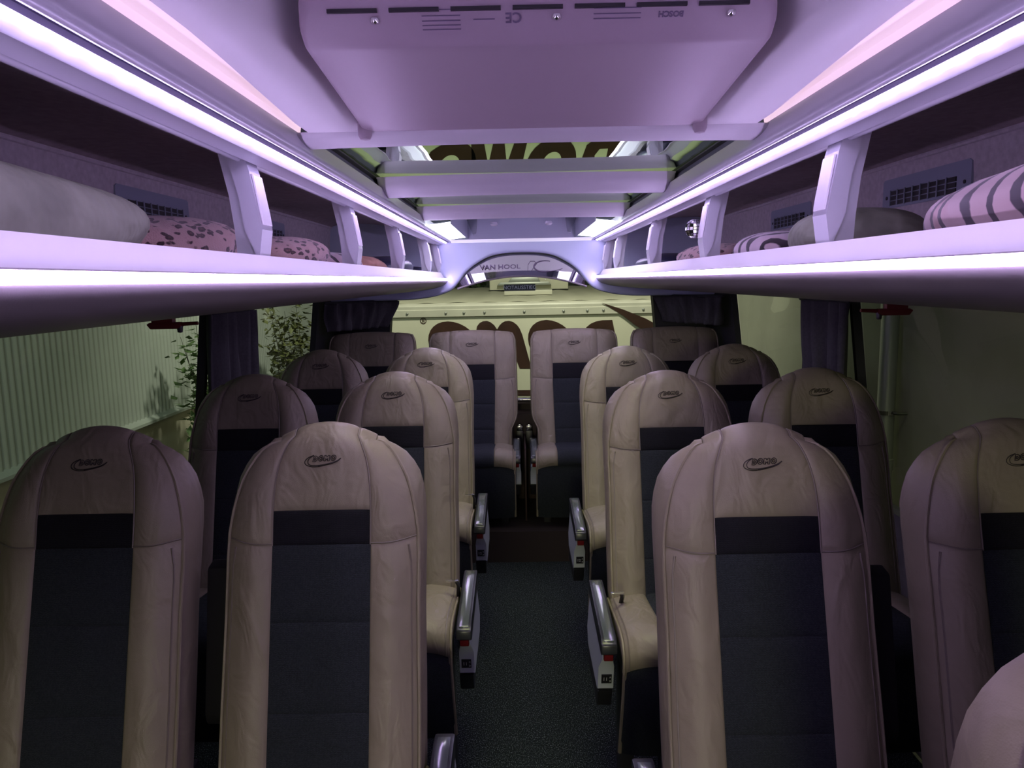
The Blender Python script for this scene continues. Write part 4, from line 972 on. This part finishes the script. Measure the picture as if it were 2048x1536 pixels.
# wavy roof sheet rising slightly to the back
rows = []
for j in range(13):
    yy = TY + .05 + 6.9 * j / 12
    rows.append([(lerp(XL, XR, i / 120), yy, Z(-.205 * KT + .017 * (yy - TY)) + .006 * math.sin(i * .62 + (j % 2) * 1.0)) for i in range(121)])
iw(MB().grid(rows).obj('wavy_roof', M['trailer'], angle=60), tr)
def ty(px): return (px - 1035) / 1480 * TY - .03
def tz(py, px=1035): return Z(-(py - 560 + .0195 * (px - 1035)) / 1480 * TY)
def letter(pts, holes=None, name='letter', yo=.004):
    """flat vinyl letter with a little thickness; outline in photo pixels at the trailer's plane"""
    out = [(ty(x), tz(y, x)) for x, y in pts]
    bm = bmesh.new(); vs = [bm.verts.new((x, TY - yo, z)) for x, z in out]
    es = [bm.edges.new((vs[i], vs[(i + 1) % len(vs)])) for i in range(len(vs))]
    if holes:
        hv = [bm.verts.new((ty(x), TY - .004, tz(y, x))) for x, y in holes]
        es += [bm.edges.new((hv[i], hv[(i + 1) % len(hv)])) for i in range(len(hv))]
    bmesh.ops.triangle_fill(bm, use_beauty=True, edges=es)
    r = bmesh.ops.extrude_face_region(bm, geom=bm.faces[:])
    for g in r['geom']:
        if isinstance(g, bmesh.types.BMVert): g.co.y += .004
    me = bpy.data.meshes.new(name); bmesh.ops.recalc_face_normals(bm, faces=bm.faces); bm.to_mesh(me); bm.free(); me.materials.append(M['letters'])
    return iw(link(name, me), tr)
def ellp(cx, cy, rx, ry, sh, n=28): return [(cx + rx * math.cos(2 * math.pi * k / n) + sh * ry * math.sin(2 * math.pi * k / n), cy + ry * math.sin(2 * math.pi * k / n)) for k in range(n)]
letter(ellp(908, 690, 51, 48, .25), ellp(908, 692, 20, 20, .25))
letter([(952, 737), (952, 662), (954, 652), (959, 645.5), (966, 641.8), (974, 641), (981, 643.5), (988, 649), (994, 658), (999, 650), (1004, 645), (1010, 641.8), (1018, 640.8), (1026, 643), (1034, 649), (1039, 656), (1044, 668), (1062, 737), (1038, 737), (1020, 690), (1016, 737), (996, 737), (984, 690), (976, 737)])
letter(ellp(1105, 688, 48, 49, .25), ellp(1107, 690, 18, 20, .25))
letter([(1164, 674), (1167, 662), (1173, 653), (1181, 646.5), (1192, 641.8), (1204, 639.6), (1224, 639), (1244, 737), (1200, 737), (1175, 720), (1163, 690)], [(1190, 672), (1206, 665), (1216, 712), (1200, 712), (1190, 700)])
letter([(1203, 605), (1245, 618), (1290, 636), (1325, 655), (1360, 690), (1375, 730), (1350, 780), (1335, 782), (1348, 735), (1330, 695), (1290, 662), (1268, 648), (1245, 630)], name='swoosh', yo=.032)
letter([(700, 783), (1380, 778), (1380, 790), (700, 795)], name='stripe')
R0 = ellp(847, 641, 6.4, 6.4, 0); letter(R0, ellp(847, 641, 5.0, 5.0, 0), 'registered_mark')
letter([(849.2, 645), (849.2, 637), (845.5, 637), (844, 639), (845.2, 641), (843.6, 645), (845, 645), (846.6, 641.6), (847.8, 641.6), (847.8, 645)], [(847.9, 638.2), (846.2, 638.2), (845.6, 639.3), (846.2, 640.4), (847.9, 640.4)], 'registered_mark')
# hatch unit, board and greenery beyond
TB = 13.4
def bxp(px): return (px - 1035) / 1480 * TB - .03
ru = empty('roof_unit', (0, TB, Z(-.19)), label='white roof hatch unit standing on the wavy trailer roof behind the exit sign', cat='roof unit')
iw(MB().box(bxp(981), bxp(1137), TB, TB + .7, Z(-.190), Z(.05)).obj('unit_case', M['trailer'], bevel=.02), ru)
iw(MB().prism([(bxp(996), Z(-.096)), (bxp(1103), Z(-.096)), (bxp(1098), Z(-.04)), (bxp(1002), Z(-.04))], TB - .12, TB + .2).obj('unit_lid', M['zinc'], bevel=.008), ru)
iw(MB().prism([(bxp(1018), Z(-.04)), (bxp(1082), Z(-.04)), (bxp(1076), Z(.045)), (bxp(1025), Z(.045))], TB - .08, TB + .2).obj('unit_dome', M['zinc'], bevel=.01), ru)
iw(MB().box(bxp(981), bxp(1137), TB - .004, TB, Z(-.192), Z(-.172)).obj('unit_seal', M['black'], smooth=False), ru)
bd = MB().box(-.22, .50, 0, .12, 0, .07).obj('timber_board', M['rail'], None, bevel=.006, label='cream timber board lying on the wavy trailer roof', cat='board'); bd.location = (0, 11.2, Z(-.222))
shrub('dark green hedge showing beside the roof unit', -1.1, 18.0, 3.2, 1.2, 26, 70, 40, M['leaf'], .14)
